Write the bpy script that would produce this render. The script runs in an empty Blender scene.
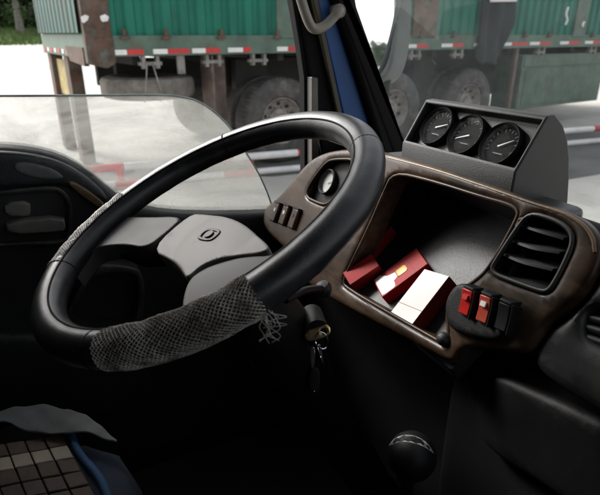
import bpy, bmesh, math, random
import numpy as np
from mathutils import Vector, Matrix
from mathutils.geometry import delaunay_2d_cdt

random.seed(7); RNG = np.random.default_rng(7)
R = math.radians
SC = bpy.context.scene
COL = SC.collection

# ------------------------------------------------------------------ camera, sky, sun, exposure
CAM = np.array([.637, -.165, 1.65])
FPX, YAW, PIT = 520.0, R(64.5), R(22.3)
cr = np.array([math.cos(YAW), math.sin(YAW), 0.0])
cd = np.array([-math.sin(YAW)*math.cos(PIT), math.cos(YAW)*math.cos(PIT), -math.sin(PIT)])
cu = np.cross(cr, cd)
cam = bpy.data.cameras.new('camera'); camo = bpy.data.objects.new('camera', cam); COL.objects.link(camo)
cam.sensor_width = 36; cam.lens = 36*FPX/600; cam.clip_start = .01; cam.clip_end = 2000
camo.matrix_world = Matrix(((cr[0], cu[0], -cd[0], CAM[0]), (cr[1], cu[1], -cd[1], CAM[1]), (cr[2], cu[2], -cd[2], CAM[2]), (0, 0, 0, 1)))
cam.dof.use_dof = True; cam.dof.focus_distance = .75; cam.dof.aperture_fstop = 9.0
SC.camera = camo

SUN_EL, SUN_AZ = 38.0, -116.0        # azimuth from +Y towards +X: the soft sun stands to the left and a little behind the cab
w = bpy.data.worlds.new('World'); SC.world = w; w.use_nodes = True
nt = w.node_tree; nt.nodes.clear()
sky = nt.nodes.new('ShaderNodeTexSky'); sky.sky_type = 'NISHITA'; sky.sun_disc = False
sky.sun_elevation = R(SUN_EL); sky.sun_rotation = R(SUN_AZ); sky.air_density = 1.0; sky.dust_density = 4.0; sky.ozone_density = 1.0
hs = nt.nodes.new('ShaderNodeHueSaturation'); hs.inputs['Saturation'].default_value = .22
bg = nt.nodes.new('ShaderNodeBackground'); bg.inputs['Strength'].default_value = .15
out = nt.nodes.new('ShaderNodeOutputWorld')
nt.links.new(sky.outputs[0], hs.inputs['Color']); nt.links.new(hs.outputs[0], bg.inputs['Color']); nt.links.new(bg.outputs[0], out.inputs['Surface'])
sl = bpy.data.lights.new('sun', 'SUN'); sl.energy = 1.5; sl.angle = R(14); sl.color = (1, .97, .92)
so = bpy.data.objects.new('sun', sl); COL.objects.link(so)
sd = Vector((math.sin(R(SUN_AZ))*math.cos(R(SUN_EL)), math.cos(R(SUN_AZ))*math.cos(R(SUN_EL)), math.sin(R(SUN_EL))))
so.rotation_euler = sd.to_track_quat('Z', 'Y').to_euler(); so.location = (0, 0, 30)
SC.view_settings.view_transform = 'Standard'; SC.view_settings.look = 'None'
SC.view_settings.exposure = 1.0; SC.view_settings.gamma = 1.0; SC.view_settings.use_curve_mapping = False
SC.render.engine = 'CYCLES'
SC.cycles.use_denoising = True
SC.cycles.max_bounces = 10; SC.cycles.diffuse_bounces = 5; SC.cycles.transparent_max_bounces = 16
SC.cycles.sample_clamp_indirect = 6

# ------------------------------------------------------------------ pixel -> place helpers (600 x 495 pixels of the photograph)
def ray(x, y): return cd + cr*(x-300)/FPX - cu*(y-247.5)/FPX
def onplane(x, y, p0, n):
    D = ray(x, y); n = np.asarray(n, float); k = n@(np.asarray(p0, float)-CAM)/(n@D); return CAM + k*D
def onX(x, y, X): return onplane(x, y, (X, 0, 0), (1, 0, 0))
def onY(x, y, Y): return onplane(x, y, (0, Y, 0), (0, 1, 0))
def onZ(x, y, Z): return onplane(x, y, (0, 0, Z), (0, 0, 1))
def project(X):
    v = np.asarray(X, float)-CAM; z = v@cd; return 300+FPX*(v@cr)/z, 247.5-FPX*(v@cu)/z

class Frame:
    def __init__(s, o, ex, ey):
        s.o = np.asarray(o, float); s.ex = np.asarray(ex, float)/np.linalg.norm(ex)
        ez = np.cross(s.ex, np.asarray(ey, float)); s.ez = ez/np.linalg.norm(ez); s.ey = np.cross(s.ez, s.ex)
    def P(s, x, y, z=0): return s.o + s.ex*x + s.ey*y + s.ez*z
    def loc(s, x, y, h=0):
        p = onplane(x, y, s.o+s.ez*h, s.ez)-s.o; return np.array([p@s.ex, p@s.ey])
    def locs(s, pts, h=0): return [s.loc(x, y, h) for x, y in pts]

# ------------------------------------------------------------------ materials
def _n(nt, t, **k):
    n = nt.nodes.new(t)
    for a, b in k.items(): setattr(n, a, b)
    return n
def M(name, col, rough=.5, metal=0.0, var=.18, scale=14, bump=.15, bscale=260, spec=.5, col2=None, cscale=6, cthr=(.5, .62), coat=0, stretch=None, bdist=.002):
    m = bpy.data.materials.new(name); m.use_nodes = True; t = m.node_tree; b = t.nodes['Principled BSDF']; L = t.links.new
    tc = _n(t, 'ShaderNodeTexCoord'); vec = tc.outputs['Object']
    geo = _n(t, 'ShaderNodeNewGeometry'); vec = geo.outputs['Position']
    if stretch:
        mp = _n(t, 'ShaderNodeMapping'); mp.inputs['Scale'].default_value = stretch; L(vec, mp.inputs['Vector']); vec = mp.outputs[0]
    no = _n(t, 'ShaderNodeTexNoise'); no.inputs['Scale'].default_value = scale; no.inputs['Detail'].default_value = 6; no.inputs['Roughness'].default_value = .62; L(vec, no.inputs['Vector'])
    cr_ = _n(t, 'ShaderNodeValToRGB'); e = cr_.color_ramp.elements
    lo = [max(0, c*(1-var*1.6)) for c in col]; hi = [min(1, c*(1+var*1.6)) for c in col]
    e[0].position = .3; e[1].position = .7; e[0].color = (*lo, 1); e[1].color = (*hi, 1)
    L(no.outputs['Fac'], cr_.inputs[0]); c = cr_.outputs[0]
    if col2:
        n2 = _n(t, 'ShaderNodeTexNoise'); n2.inputs['Scale'].default_value = cscale; n2.inputs['Detail'].default_value = 8; n2.inputs['Roughness'].default_value = .7; L(vec, n2.inputs['Vector'])
        mr = _n(t, 'ShaderNodeMapRange'); mr.inputs[1].default_value = cthr[0]; mr.inputs[2].default_value = cthr[1]; L(n2.outputs['Fac'], mr.inputs[0])
        mx = _n(t, 'ShaderNodeMixRGB'); L(mr.outputs[0], mx.inputs[0]); L(c, mx.inputs[1]); mx.inputs[2].default_value = (*col2, 1); c = mx.outputs[0]
    L(c, b.inputs['Base Color'])
    mr2 = _n(t, 'ShaderNodeMapRange'); mr2.inputs[3].default_value = max(.03, rough*.8); mr2.inputs[4].default_value = min(1, rough*1.25); L(no.outputs['Fac'], mr2.inputs[0]); L(mr2.outputs[0], b.inputs['Roughness'])
    b.inputs['Metallic'].default_value = metal; b.inputs['Specular IOR Level'].default_value = spec
    if coat: b.inputs['Coat Weight'].default_value = coat; b.inputs['Coat Roughness'].default_value = .12
    if bump:
        n3 = _n(t, 'ShaderNodeTexNoise'); n3.inputs['Scale'].default_value = bscale; n3.inputs['Detail'].default_value = 4; L(vec, n3.inputs['Vector'])
        bp = _n(t, 'ShaderNodeBump'); bp.inputs['Strength'].default_value = bump; bp.inputs['Distance'].default_value = bdist; L(n3.outputs['Fac'], bp.inputs['Height']); L(bp.outputs[0], b.inputs['Normal'])
    return m
def glass(name, dust, dustcol, scale=5, refl=1.0, stretch=(1, 1, 1), lo=.3, hi=.75, floor=0.0, tint=(1, 1, 1)):
    m = bpy.data.materials.new(name); m.use_nodes = True; t = m.node_tree; t.nodes.clear(); L = t.links.new
    o = _n(t, 'ShaderNodeOutputMaterial'); tr = _n(t, 'ShaderNodeBsdfTransparent'); tr.inputs[0].default_value = (*tint, 1)
    gl = _n(t, 'ShaderNodeBsdfGlossy'); gl.inputs['Roughness'].default_value = .02
    lw = _n(t, 'ShaderNodeLayerWeight'); lw.inputs['Blend'].default_value = .5      # thin sheet: Schlick from the facing ratio
    pw = _n(t, 'ShaderNodeMath', operation='POWER'); L(lw.outputs['Facing'], pw.inputs[0]); pw.inputs[1].default_value = 5
    ad = _n(t, 'ShaderNodeMath', operation='MULTIPLY_ADD'); L(pw.outputs[0], ad.inputs[0]); ad.inputs[1].default_value = .92; ad.inputs[2].default_value = .045
    mu = _n(t, 'ShaderNodeMath', operation='MULTIPLY'); L(ad.outputs[0], mu.inputs[0]); mu.inputs[1].default_value = refl
    m1 = _n(t, 'ShaderNodeMixShader'); L(mu.outputs[0], m1.inputs[0]); L(tr.outputs[0], m1.inputs[1]); L(gl.outputs[0], m1.inputs[2])
    ge = _n(t, 'ShaderNodeNewGeometry'); mp = _n(t, 'ShaderNodeMapping'); mp.inputs['Scale'].default_value = stretch; L(ge.outputs['Position'], mp.inputs['Vector'])
    no = _n(t, 'ShaderNodeTexNoise'); no.inputs['Scale'].default_value = scale; no.inputs['Detail'].default_value = 8; no.inputs['Roughness'].default_value = .68; no.inputs['Distortion'].default_value = .6; L(mp.outputs[0], no.inputs['Vector'])
    mr = _n(t, 'ShaderNodeMapRange'); mr.inputs[1].default_value = lo; mr.inputs[2].default_value = hi; mr.inputs[3].default_value = floor; mr.inputs[4].default_value = dust; L(no.outputs['Fac'], mr.inputs[0])
    df = _n(t, 'ShaderNodeBsdfDiffuse'); df.inputs[0].default_value = (*dustcol, 1); tl = _n(t, 'ShaderNodeBsdfTranslucent'); tl.inputs[0].default_value = (*dustcol, 1)
    m2 = _n(t, 'ShaderNodeMixShader'); m2.inputs[0].default_value = .6; L(df.outputs[0], m2.inputs[1]); L(tl.outputs[0], m2.inputs[2])
    m3 = _n(t, 'ShaderNodeMixShader'); L(mr.outputs[0], m3.inputs[0]); L(m1.outputs[0], m3.inputs[1]); L(m2.outputs[0], m3.inputs[2]); L(m3.outputs[0], o.inputs[0])
    return m

BLACK = M('black_plastic', (.007, .007, .0075), .5, bump=.2, bscale=900, spec=.3)
BLACKM = M('matt_black_trim', (.006, .006, .0065), .75, bump=.3, bscale=600, spec=.18)
DARKGREY = M('dark_grey_plastic', (.022, .0225, .023), .42, bump=.1, bscale=800, col2=(.05, .048, .042), cscale=9)
PODM = M('pod_plastic', (.022, .024, .023), .46, bump=.3, bscale=900)
LEATHER = M('worn_black_leather', (.011, .012, .0135), .36, bump=.14, bscale=520, col2=(.026, .026, .027), cscale=18, spec=.45)
HUB = M('hub_grey_plastic', (.135, .131, .127), .52, spec=.16, bump=.05, bscale=700, var=.08, col2=(.06, .06, .06), cscale=14, cthr=(.56, .72))
SPOKEM = M('spoke_grey_plastic', (.036, .035, .0345), .48, spec=.15, bump=.05, bscale=700, var=.1)
NET = M('braided_cord', (.46, .44, .40), .8, bump=.5, bscale=1500, var=.35, col2=(.14, .12, .09), cscale=35, cthr=(.42, .62))
NETBASE = M('wrap_base', (.045, .038, .028), .85, bump=.4, bscale=900)
WOOD = M('bronze_wood_trim', (.038, .021, .012), .40, var=.5, scale=9, bump=.03, bscale=500, spec=.2, col2=(.105, .074, .050), cscale=7, cthr=(.46, .74), stretch=(1, 3.2, 3.2), coat=.08)  # wood mottling; its dark and pale tones also imitate shade and glare
TRAYM = M('tray_plastic', (.03, .031, .033), .38, bump=.3, bscale=700, col2=(.055, .055, .055), cscale=12)
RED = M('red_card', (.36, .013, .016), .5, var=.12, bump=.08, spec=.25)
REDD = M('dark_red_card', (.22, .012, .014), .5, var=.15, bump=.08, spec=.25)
WHITE = M('white_card', (.80, .755, .735), .45, var=.02, bump=.05)
GOLD = M('gold_print', (.66, .36, .12), .35, metal=.3, bump=.05)
REDP = M('red_rocker_plastic', (.50, .018, .014), .32, var=.1, bump=.05)
ORANGEP = M('faded_rocker_plastic', (.46, .07, .04), .35, var=.15, bump=.05)
BROWNP = M('brown_rocker_plastic', (.075, .05, .03), .35)
CHROME = M('chrome', (.72, .72, .72), .12, metal=1, bump=.05, var=.05)
BRASS = M('brass', (.62, .46, .22), .25, metal=1, bump=.1)
DIAL = M('dial_face', (.010, .011, .012), .8, spec=.1)
DIALPALE = M('pale_dial_face', (.42, .43, .42), .4)
MARK = M('dial_marks', (.62, .64, .62), .5, bump=0)
BLUEP = M('blue_paint', (.010, .072, .25), .42, var=.12, bump=.05, spec=.35)
RUBBER = M('rubber_seal', (.007, .007, .008), .8, bump=.2, spec=.15)
OLIVE = M('aged_seal_edge', (.05, .04, .022), .5)
ALUM = M('grey_channel', (.11, .10, .09), .45, var=.15)
HANDLEM = M('beige_grab_handle', (.22, .20, .165), .38, var=.12)
CLOTHBLUE = M('blue_seat_cloth', (.006, .013, .026), .85, bump=.6, bscale=700, var=.3)
CLOTHGREY = M('grey_cloth', (.105, .108, .108), .8, bump=.4, bscale=600, var=.15)
TILEBR = M('brown_bamboo_tile', (.075, .053, .040), .6, spec=.2, var=.3, scale=25)
TILELIT = M('lit_bamboo_tile', (.27, .225, .175), .55, spec=.25, var=.2, scale=25)
DOORM = M('door_panel_vinyl', (.012, .013, .014), .5, bump=.4, bscale=600)
DOORG = M('door_sill_vinyl', (.02, .022, .023), .36, bump=.3, bscale=600)
PULLM = M('door_pull_plastic', (.13, .125, .112), .45, var=.2)
BRONZE = M('bronze_strip', (.16, .105, .05), .35, var=.3)
CARPET = M('black_floor_mat', (.008, .008, .008), .9, bump=.6, bscale=300)
ROOFM = M('cab_lining', (.05, .05, .05), .85, bump=.3)
WIND = glass('windshield_glass', .15, (.62, .66, .64), scale=3.2, lo=.36, hi=.74, floor=.015)
DOORGLASS = glass('dirty_window_glass', .62, (.44, .445, .42), scale=7, stretch=(1, .7, 1.9), lo=.34, hi=.70, floor=.10)
CLEAR = glass('gauge_glass', .03, (.4, .4, .4), scale=30, refl=.03)
GEDGE = M('glass_edge', (.45, .5, .47), .3, bump=0)
# outside
CONC = M('pale_concrete', (.47, .46, .42), .8, var=.10, scale=.5, bump=.4, bscale=40, col2=(.30, .29, .265), cscale=.55, cthr=(.52, .72), bdist=.01)
DARKGND = M('dark_ground', (.09, .09, .085), .6, var=.25, scale=1.5, bump=.4, bscale=60, bdist=.01)
GREEN = M('green_trailer_paint', (.017, .158, .108), .55, spec=.25, var=.14, scale=3, bump=.2, bscale=60, col2=(.055, .075, .06), cscale=4, cthr=(.58, .75), stretch=(1, 1, .35))
GREENG = M('grey_green_steel', (.10, .155, .12), .6, var=.2, scale=4, bump=.2, bscale=60, col2=(.13, .09, .06), cscale=5, cthr=(.55, .7))
RUST = M('rusty_steel', (.105, .06, .042), .75, var=.35, scale=6, bump=.4, bscale=80, col2=(.10, .13, .105), cscale=5, cthr=(.5, .68))
FRAMEM = M('dark_chassis_steel', (.025, .023, .022), .75, var=.3, scale=5, bump=.3)
BRACKET = M('worn_steel', (.22, .21, .19), .6, var=.3, scale=9, bump=.3)
TYRE = M('dusty_tyre_rubber', (.075, .07, .066), .8, var=.25, scale=8, bump=.3, bscale=90, col2=(.13, .125, .115), cscale=5)
SPAREM = M('worn_spare_rubber', (.17, .155, .135), .8, var=.25, scale=8, bump=.4, bscale=60)
RIMM = M('wheel_rim_steel', (.26, .235, .21), .6, var=.3, scale=9, bump=.3)
TAPEW = M('white_reflective_tape', (.78, .78, .76), .45, var=.06, scale=12)
TAPER = M('red_reflective_tape', (.55, .03, .03), .45, var=.12, scale=12)
FLAPM = M('brown_mud_plate', (.135, .10, .085), .75, var=.3, scale=6)
YELLOW = M('faded_yellow_plate', (.42, .33, .14), .7, var=.3, scale=8)
TARP = M('dark_tarpaulin', (.022, .026, .028), .75, var=.25, scale=5, bump=.4, bscale=40, bdist=.01)
RAILW = M('white_rail_paint', (.72, .71, .69), .55, var=.08, scale=6)
RAILR = M('red_rail_paint', (.55, .06, .07), .55, var=.18, scale=6)
MIRRORM = M('mirror_silver', (.9, .92, .92), .02, metal=1, bump=0, var=.01)
HOUS = M('mirror_housing_plastic', (.12, .135, .13), .55, var=.12)
BARK = M('bark', (.22, .20, .18), .9, var=.3, scale=8, bump=.6, bscale=30, bdist=.02)
LEAF = M('leaf_green', (.085, .14, .045), .6, var=.35, scale=1.2, bump=0)
LEAF2 = M('leaf_dark_green', (.05, .095, .034), .6, var=.35, scale=1.2, bump=0)
GRASS = M('grass_blades', (.11, .17, .045), .8, var=.35, scale=1.0, bump=0)

# ------------------------------------------------------------------ object helpers
WL = {}                                           # world location of every object made here
def empty(name, loc, label, cat, group=None):
    o = bpy.data.objects.new(name, None); COL.objects.link(o); o.location = loc; o.empty_display_size = .05
    o['label'] = label; o['category'] = cat
    if group: o['group'] = group
    WL[o] = Vector(loc); return o
def link(o, loc, parent):
    COL.objects.link(o); o.location = loc; WL[o] = Vector(loc)
    if parent is not None:
        o.parent = parent; o.matrix_parent_inverse = Matrix.Translation(-WL[parent])
    return o
def obj(name, V, F, mat, parent=None, smooth=None, bevel=0, seg=2, solid=0):
    V = np.asarray(V, float).reshape(-1, 3); c = (V.min(0)+V.max(0))/2; c[2] = V[:, 2].min()
    me = bpy.data.meshes.new(name); me.from_pydata((V-c).tolist(), [], [list(map(int, f)) for f in F]); me.update()
    bm = bmesh.new(); bm.from_mesh(me); bmesh.ops.recalc_face_normals(bm, faces=bm.faces); bm.to_mesh(me); bm.free()
    me.materials.append(mat)
    o = bpy.data.objects.new(name, me); link(o, c, parent)
    if solid:
        md = o.modifiers.new('solid', 'SOLIDIFY'); md.thickness = solid; md.offset = 0
    if bevel:
        md = o.modifiers.new('bevel', 'BEVEL'); md.width = bevel; md.segments = seg; md.limit_method = 'ANGLE'; md.angle_limit = R(35)
        smooth = smooth or 50
    if smooth:
        me.shade_smooth(); me.set_sharp_from_angle(angle=R(smooth))
    return o
def tag(o, label, cat, group=None, kind=None):
    if label: o['label'] = label
    if cat: o['category'] = cat
    if group: o['group'] = group
    if kind: o['kind'] = kind
    return o
def boxv(fr, x0, x1, y0, y1, z0, z1):
    V = [fr.P(x, y, z) for z in (z0, z1) for y in (y0, y1) for x in (x0, x1)]
    return V, [(0, 2, 3, 1), (4, 5, 7, 6), (0, 1, 5, 4), (2, 6, 7, 3), (0, 4, 6, 2), (1, 3, 7, 5)]
WF = Frame((0, 0, 0), (1, 0, 0), (0, 1, 0))
def box(name, b, mat, parent=None, fr=WF, bevel=0.0, seg=2):
    V, F = boxv(fr, *b); return obj(name, V, F, mat, parent, bevel=bevel, seg=seg)
def joinv(parts):
    V, F = [], []
    for v, f in parts:
        k = len(V); V += list(v); F += [tuple(i+k for i in q) for q in f]
    return V, F
def prism(pts3, ext):
    n = len(pts3); V = [np.asarray(p, float) for p in pts3] + [np.asarray(p, float)+np.asarray(ext, float) for p in pts3]
    F = [tuple(range(n)), tuple(range(2*n-1, n-1, -1))] + [(i, (i+1) % n, n+(i+1) % n, n+i) for i in range(n)]
    return V, F
def tubev(path, rad, res=10, closed=False, caps=True, flat=None):
    P = np.asarray(path, float); n = len(P); rad = np.broadcast_to(np.asarray(rad, float), (n,))
    if closed: T = np.roll(P, -1, 0)-np.roll(P, 1, 0)
    else: T = np.gradient(P, axis=0)
    T /= np.linalg.norm(T, axis=1)[:, None]+1e-12
    a = np.array([0, 0, 1.0]) if abs(T[0][2]) < .9 else np.array([1.0, 0, 0])
    N = np.cross(T[0], a); N /= np.linalg.norm(N); V = []
    for i in range(n):
        N = N - T[i]*(N@T[i]); N /= np.linalg.norm(N); B = np.cross(T[i], N)
        for k in range(res):
            q = 2*math.pi*k/res; V.append(P[i]+rad[i]*(math.cos(q)*N+math.sin(q)*B))
    F = [(i*res+k, i*res+(k+1) % res, ((i+1) % n)*res+(k+1) % res, ((i+1) % n)*res+k) for i in range(n if closed else n-1) for k in range(res)]
    if not closed and caps: F += [tuple(range(res-1, -1, -1)), tuple(range((n-1)*res, n*res))]
    return V, F
def tube(name, path, rad, mat, parent=None, res=12, closed=False):
    V, F = tubev(path, rad, res, closed); return obj(name, V, F, mat, parent, smooth=50)
def smoothpath(pts, n=8):
    P = [np.asarray(p, float) for p in pts]; P = [2*P[0]-P[1]]+P+[2*P[-1]-P[-2]]; out = []
    for i in range(1, len(P)-2):
        for k in range(n):
            t = k/n; a, b, c, d = P[i-1:i+3]
            out.append(.5*((2*b)+(-a+c)*t+(2*a-5*b+4*c-d)*t*t+(-a+3*b-3*c+d)*t**3))
    return out+[P[-2]]
def lathev(prof, fr, res=32, x0=0, y0=0):
    V, F = [], []; n = len(prof)
    for k in range(res):
        q = 2*math.pi*k/res
        for r, z in prof: V.append(fr.P(x0+r*math.cos(q), y0+r*math.sin(q), z))
    for k in range(res):
        k2 = (k+1) % res
        for i in range(n-1): F.append((k*n+i, k2*n+i, k2*n+i+1, k*n+i+1))
    F.append(tuple(k*n for k in range(res))[::-1]); F.append(tuple(k*n+n-1 for k in range(res)))
    return V, F
def lathe(name, prof, fr, mat, parent=None, res=32, x0=0, y0=0, smooth=40):
    V, F = lathev(prof, fr, res, x0, y0); return obj(name, V, F, mat, parent, smooth=smooth)
def resample(poly, step):
    out = []; n = len(poly)
    for i in range(n):
        a, b = np.asarray(poly[i], float), np.asarray(poly[(i+1) % n], float); k = max(1, int(np.linalg.norm(b-a)/step+.5))
        for j in range(k): out.append(a+(b-a)*j/k)
    return out
def roundpoly(poly, it=2):
    P = [np.asarray(p, float) for p in poly]
    for _ in range(it):
        Q = []
        for i in range(len(P)):
            a, b = P[i], P[(i+1) % len(P)]; Q += [a*.75+b*.25, a*.25+b*.75]
        P = Q
    return P
def inside(pts, poly):
    x, y = pts[:, 0], pts[:, 1]; c = np.zeros(len(pts), bool); n = len(poly)
    for i in range(n):
        (x1, y1), (x2, y2) = poly[i], poly[(i+1) % n]
        m = ((y1 > y) != (y2 > y)); m &= x < (x2-x1)*(y-y1)/(y2-y1+1e-15)+x1; c ^= m
    return c
def edged(pts, poly):
    a = np.asarray(poly); b = np.roll(a, -1, 0); ab = b-a
    t = np.clip(((pts[:, None]-a)*ab).sum(-1)/((ab**2).sum(-1)+1e-15), 0, 1)
    return np.linalg.norm(pts[:, None]-(a+t[..., None]*ab), axis=-1).min(1)
def plate(name, outer, fr, mat, parent=None, holes=(), depth=.02, rad=.006, step=.008, hf=None, rnd=2, back=True, smooth=40):
    """a moulded panel: outline (with holes) in the frame's plane, rounded edges of radius rad, walls of the given depth"""
    O = resample(roundpoly(outer, rnd) if rnd else outer, step); H = [resample(roundpoly(h, rnd) if rnd else h, step) for h in holes]
    loops = [O]+H; allp = np.concatenate([np.array(l) for l in loops])
    mn, mx = allp.min(0), allp.max(0)
    G = np.stack(np.meshgrid(np.arange(mn[0], mx[0], step), np.arange(mn[1], mx[1], step)), -1).reshape(-1, 2)
    keep = inside(G, O)
    for h in H: keep &= ~inside(G, h)
    G = G[keep]; dd = np.min([edged(G, l) for l in loops], axis=0); G = G[dd > step*.45]
    for l in loops:                                  # a ring just inside the border so that the round-over is sampled
        A = np.array(l); nx = np.roll(A, -1, 0)-np.roll(A, 1, 0); N = np.stack([-nx[:, 1], nx[:, 0]], -1); N /= np.linalg.norm(N, axis=1)[:, None]+1e-12
        for f in (.12, .4, .8):
            for sgn in (1, -1):
                Q = A+N*sgn*rad*f; k = inside(Q, O)
                for h in H: k &= ~inside(Q, h)
                Q = Q[k]; dq = np.min([edged(Q, l2) for l2 in loops], axis=0); G = np.concatenate([G, Q[dq > rad*f*.8]])
    vin = [Vector(p) for p in allp]+[Vector(p) for p in G]; E = []; k = 0
    for l in loops:
        n = len(l); E += [(k+i, k+(i+1) % n) for i in range(n)]; k += n
    ov, oe, of, ovi, _, _ = delaunay_2d_cdt(vin, E, [], 0, 1e-7)
    P = np.array([tuple(v) for v in ov]); T = np.array([f for f in of if len(f) == 3])
    cen = P[T].mean(1); k = inside(cen, O)
    for h in H: k &= ~inside(cen, h)
    T = T[k]
    dist = np.min([edged(P, l) for l in loops], axis=0); q = np.clip(rad-dist, 0, rad)
    z = -(rad-np.sqrt(np.maximum(rad*rad-q*q, 0)))
    if hf is not None: z = z+np.array([hf(p[0], p[1]) for p in P])
    V = [fr.P(p[0], p[1], zz) for p, zz in zip(P, z)]; F = [tuple(t) for t in T]
    edges = {}
    for t in F:
        for i in range(3):
            e = (t[i], t[(i+1) % 3]); edges[e] = 1
    bd = [e for e in edges if (e[1], e[0]) not in edges]; low = {}
    for a, b in bd:
        for v in (a, b):
            if v not in low: low[v] = len(V); V.append(fr.P(P[v][0], P[v][1], z[v]-depth))
        F.append((b, a, low[a], low[b]))
    me_o = obj(name, V, F, mat, parent, smooth=smooth)
    return me_o

# ================================================================== THE SETTING OUTSIDE
def gz(x, y):
    d = max(0.0, -x-12.0)/34.0; d = min(1, d); return .95*d*d*(3-2*d)
xs = np.concatenate([[-900, -500, -250, -140], np.arange(-90, 31, 3.0), [60, 140, 300, 900]]); ys = np.concatenate([[-900, -400, -150], np.arange(-60, 61, 5.0), [150, 400, 900]])
V = [(x, y, gz(x, y)) for y in ys for x in xs]; nx = len(xs)
F = [(j*nx+i, j*nx+i+1, (j+1)*nx+i+1, (j+1)*nx+i) for j in range(len(ys)-1) for i in range(nx-1)]
g = obj('ground', V, F, CONC, smooth=60); tag(g, 'pale sunlit concrete yard ground', None, kind='structure')

# trailer frame: s along its side, o outwards (towards our cab), z up
TA = onZ(285, 163, 0); Tt = np.array([-.13, .9915, 0]); Tn = np.array([Tt[1], -Tt[0], 0])
TF = Frame(TA, Tt, (0, 0, 1))                       # P(s, z, o); ez = Tt x Z
def TP(s, o, z): return TA + Tt*s + Tn*o + np.array([0, 0, z])
TFo = Frame(TA, Tt, (0, 0, 1)); 
assert abs(TF.ez@Tn-1) < 1e-2
def tbox(name, s0, s1, o0, o1, z0, z1, mat, parent=None, bevel=0.0):
    return box(name, (s0, s1, z0, z1, o0, o1), mat, parent, TF, bevel)

# dark grey strip laid on the ground along the guard rail, wider at one end
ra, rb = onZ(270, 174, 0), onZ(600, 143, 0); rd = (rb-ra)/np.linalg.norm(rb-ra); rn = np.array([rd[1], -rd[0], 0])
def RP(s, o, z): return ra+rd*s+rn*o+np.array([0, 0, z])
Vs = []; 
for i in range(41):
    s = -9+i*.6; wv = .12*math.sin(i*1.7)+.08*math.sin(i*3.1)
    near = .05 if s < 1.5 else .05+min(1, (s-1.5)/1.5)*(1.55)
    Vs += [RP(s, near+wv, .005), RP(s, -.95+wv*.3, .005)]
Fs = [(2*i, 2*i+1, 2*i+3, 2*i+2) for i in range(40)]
tag(obj('dark_ground_strip', Vs, Fs, DARKGND), 'dark grey ground strip along the guard rail', None, kind='structure')

# ---- green trailer
tr = empty('cargo_trailer', TP(1.5, -1.2, 0), 'long green corrugated cargo trailer parked beyond the guard rail', 'trailer')
S0, S1 = -2.41, 9.6; WID = 2.9
def corr(s0, s1, o, z0, z1, pitch=.205, dep=.035, along=True):
    pts = []; s = s0; 
    k = 0
    while s < s1-1e-6:
        for f, h in ((0, 0), (.28, 0), (.42, -1), (.72, -1), (.86, 0)):
            q = s+f*pitch
            if q < s1: pts.append((q, h*dep))
        s += pitch
    pts.append((s1, 0))
    V, F = [], []
    for (q, h) in pts:
        for z in (z0, z1):
            V.append(TP(q, o+h, z) if along else TP(S0+.03-h-.06, q, z))
    n = len(pts)
    for (q, h) in pts:
        for z in (z0, z1):
            V.append(TP(q, o-.08, z) if along else TP(S0+.12, q, z))
    for i in range(n-1):
        F += [(2*i, 2*i+1, 2*i+3, 2*i+2), (2*n+2*i, 2*n+2*i+2, 2*n+2*i+3, 2*n+2*i+1), (2*i+1, 2*n+2*i+1, 2*n+2*i+3, 2*i+3), (2*i, 2*i+2, 2*n+2*i+2, 2*n+2*i)]
    return V, F
posts = [(-2.13, -.10), (.16, 2.22), (2.72, 6.35), (6.75, 9.5)]
for a, b in posts:
    V, F = corr(a, b, -.02, 1.630, 3.1); obj('side_panel', V, F, GREEN, tr)
for a, b in ((S0+.002, -2.13), (-.10, .16), (2.22, 2.72), (6.35, 6.75)):
    tbox('post', a, b, -.12, .015, 1.60, 3.12, RUST if a < -2 or a == 2.22 else GREENG, tr, .01)
V, F = corr(-WID+.1, -.12, 0, 1.665, 3.1, pitch=.24, dep=.012, along=False); obj('end_panel', V, F, M('dull_green_paint', (.022, .10, .085), .6, var=.2, scale=3, bump=.2, bscale=60, col2=(.05, .06, .05), cscale=3, cthr=(.45, .65), stretch=(1, 1, .35)), tr)
tbox('top_rail', S0, 9.6, -.13, .02, 3.1, 3.2, GREEN, tr)
tbox('side_rail', -2.13, 9.6, -.14, .0, 1.425, 1.64, GREENG, tr, .008)
tbox('end_rail', S0+.01, S0+.14, -WID, -.14, 1.40, 1.655, GREENG, tr, .008)
tbox('bed_floor', S0+.14, 9.5, -WID+.05, -.14, 1.50, 1.60, FRAMEM, tr)
pl = prism([TP(S0, .02, 1.62), TP(-2.12, .02, 1.62), TP(-2.12, .02, 1.36), TP(-2.22, .02, 1.31), TP(S0, .02, 1.36)], Tn*-.13); obj('corner_plate', *pl, RUST, tr, bevel=.01)
obj('corner_gusset', *prism([TP(S0-.008, -.14, 1.52), TP(S0-.008, -.14, 1.33), TP(S0-.008, -.9, 1.36), TP(S0-.008, -1.1, 1.52)], Tt*.05), RUST, tr)
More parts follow.
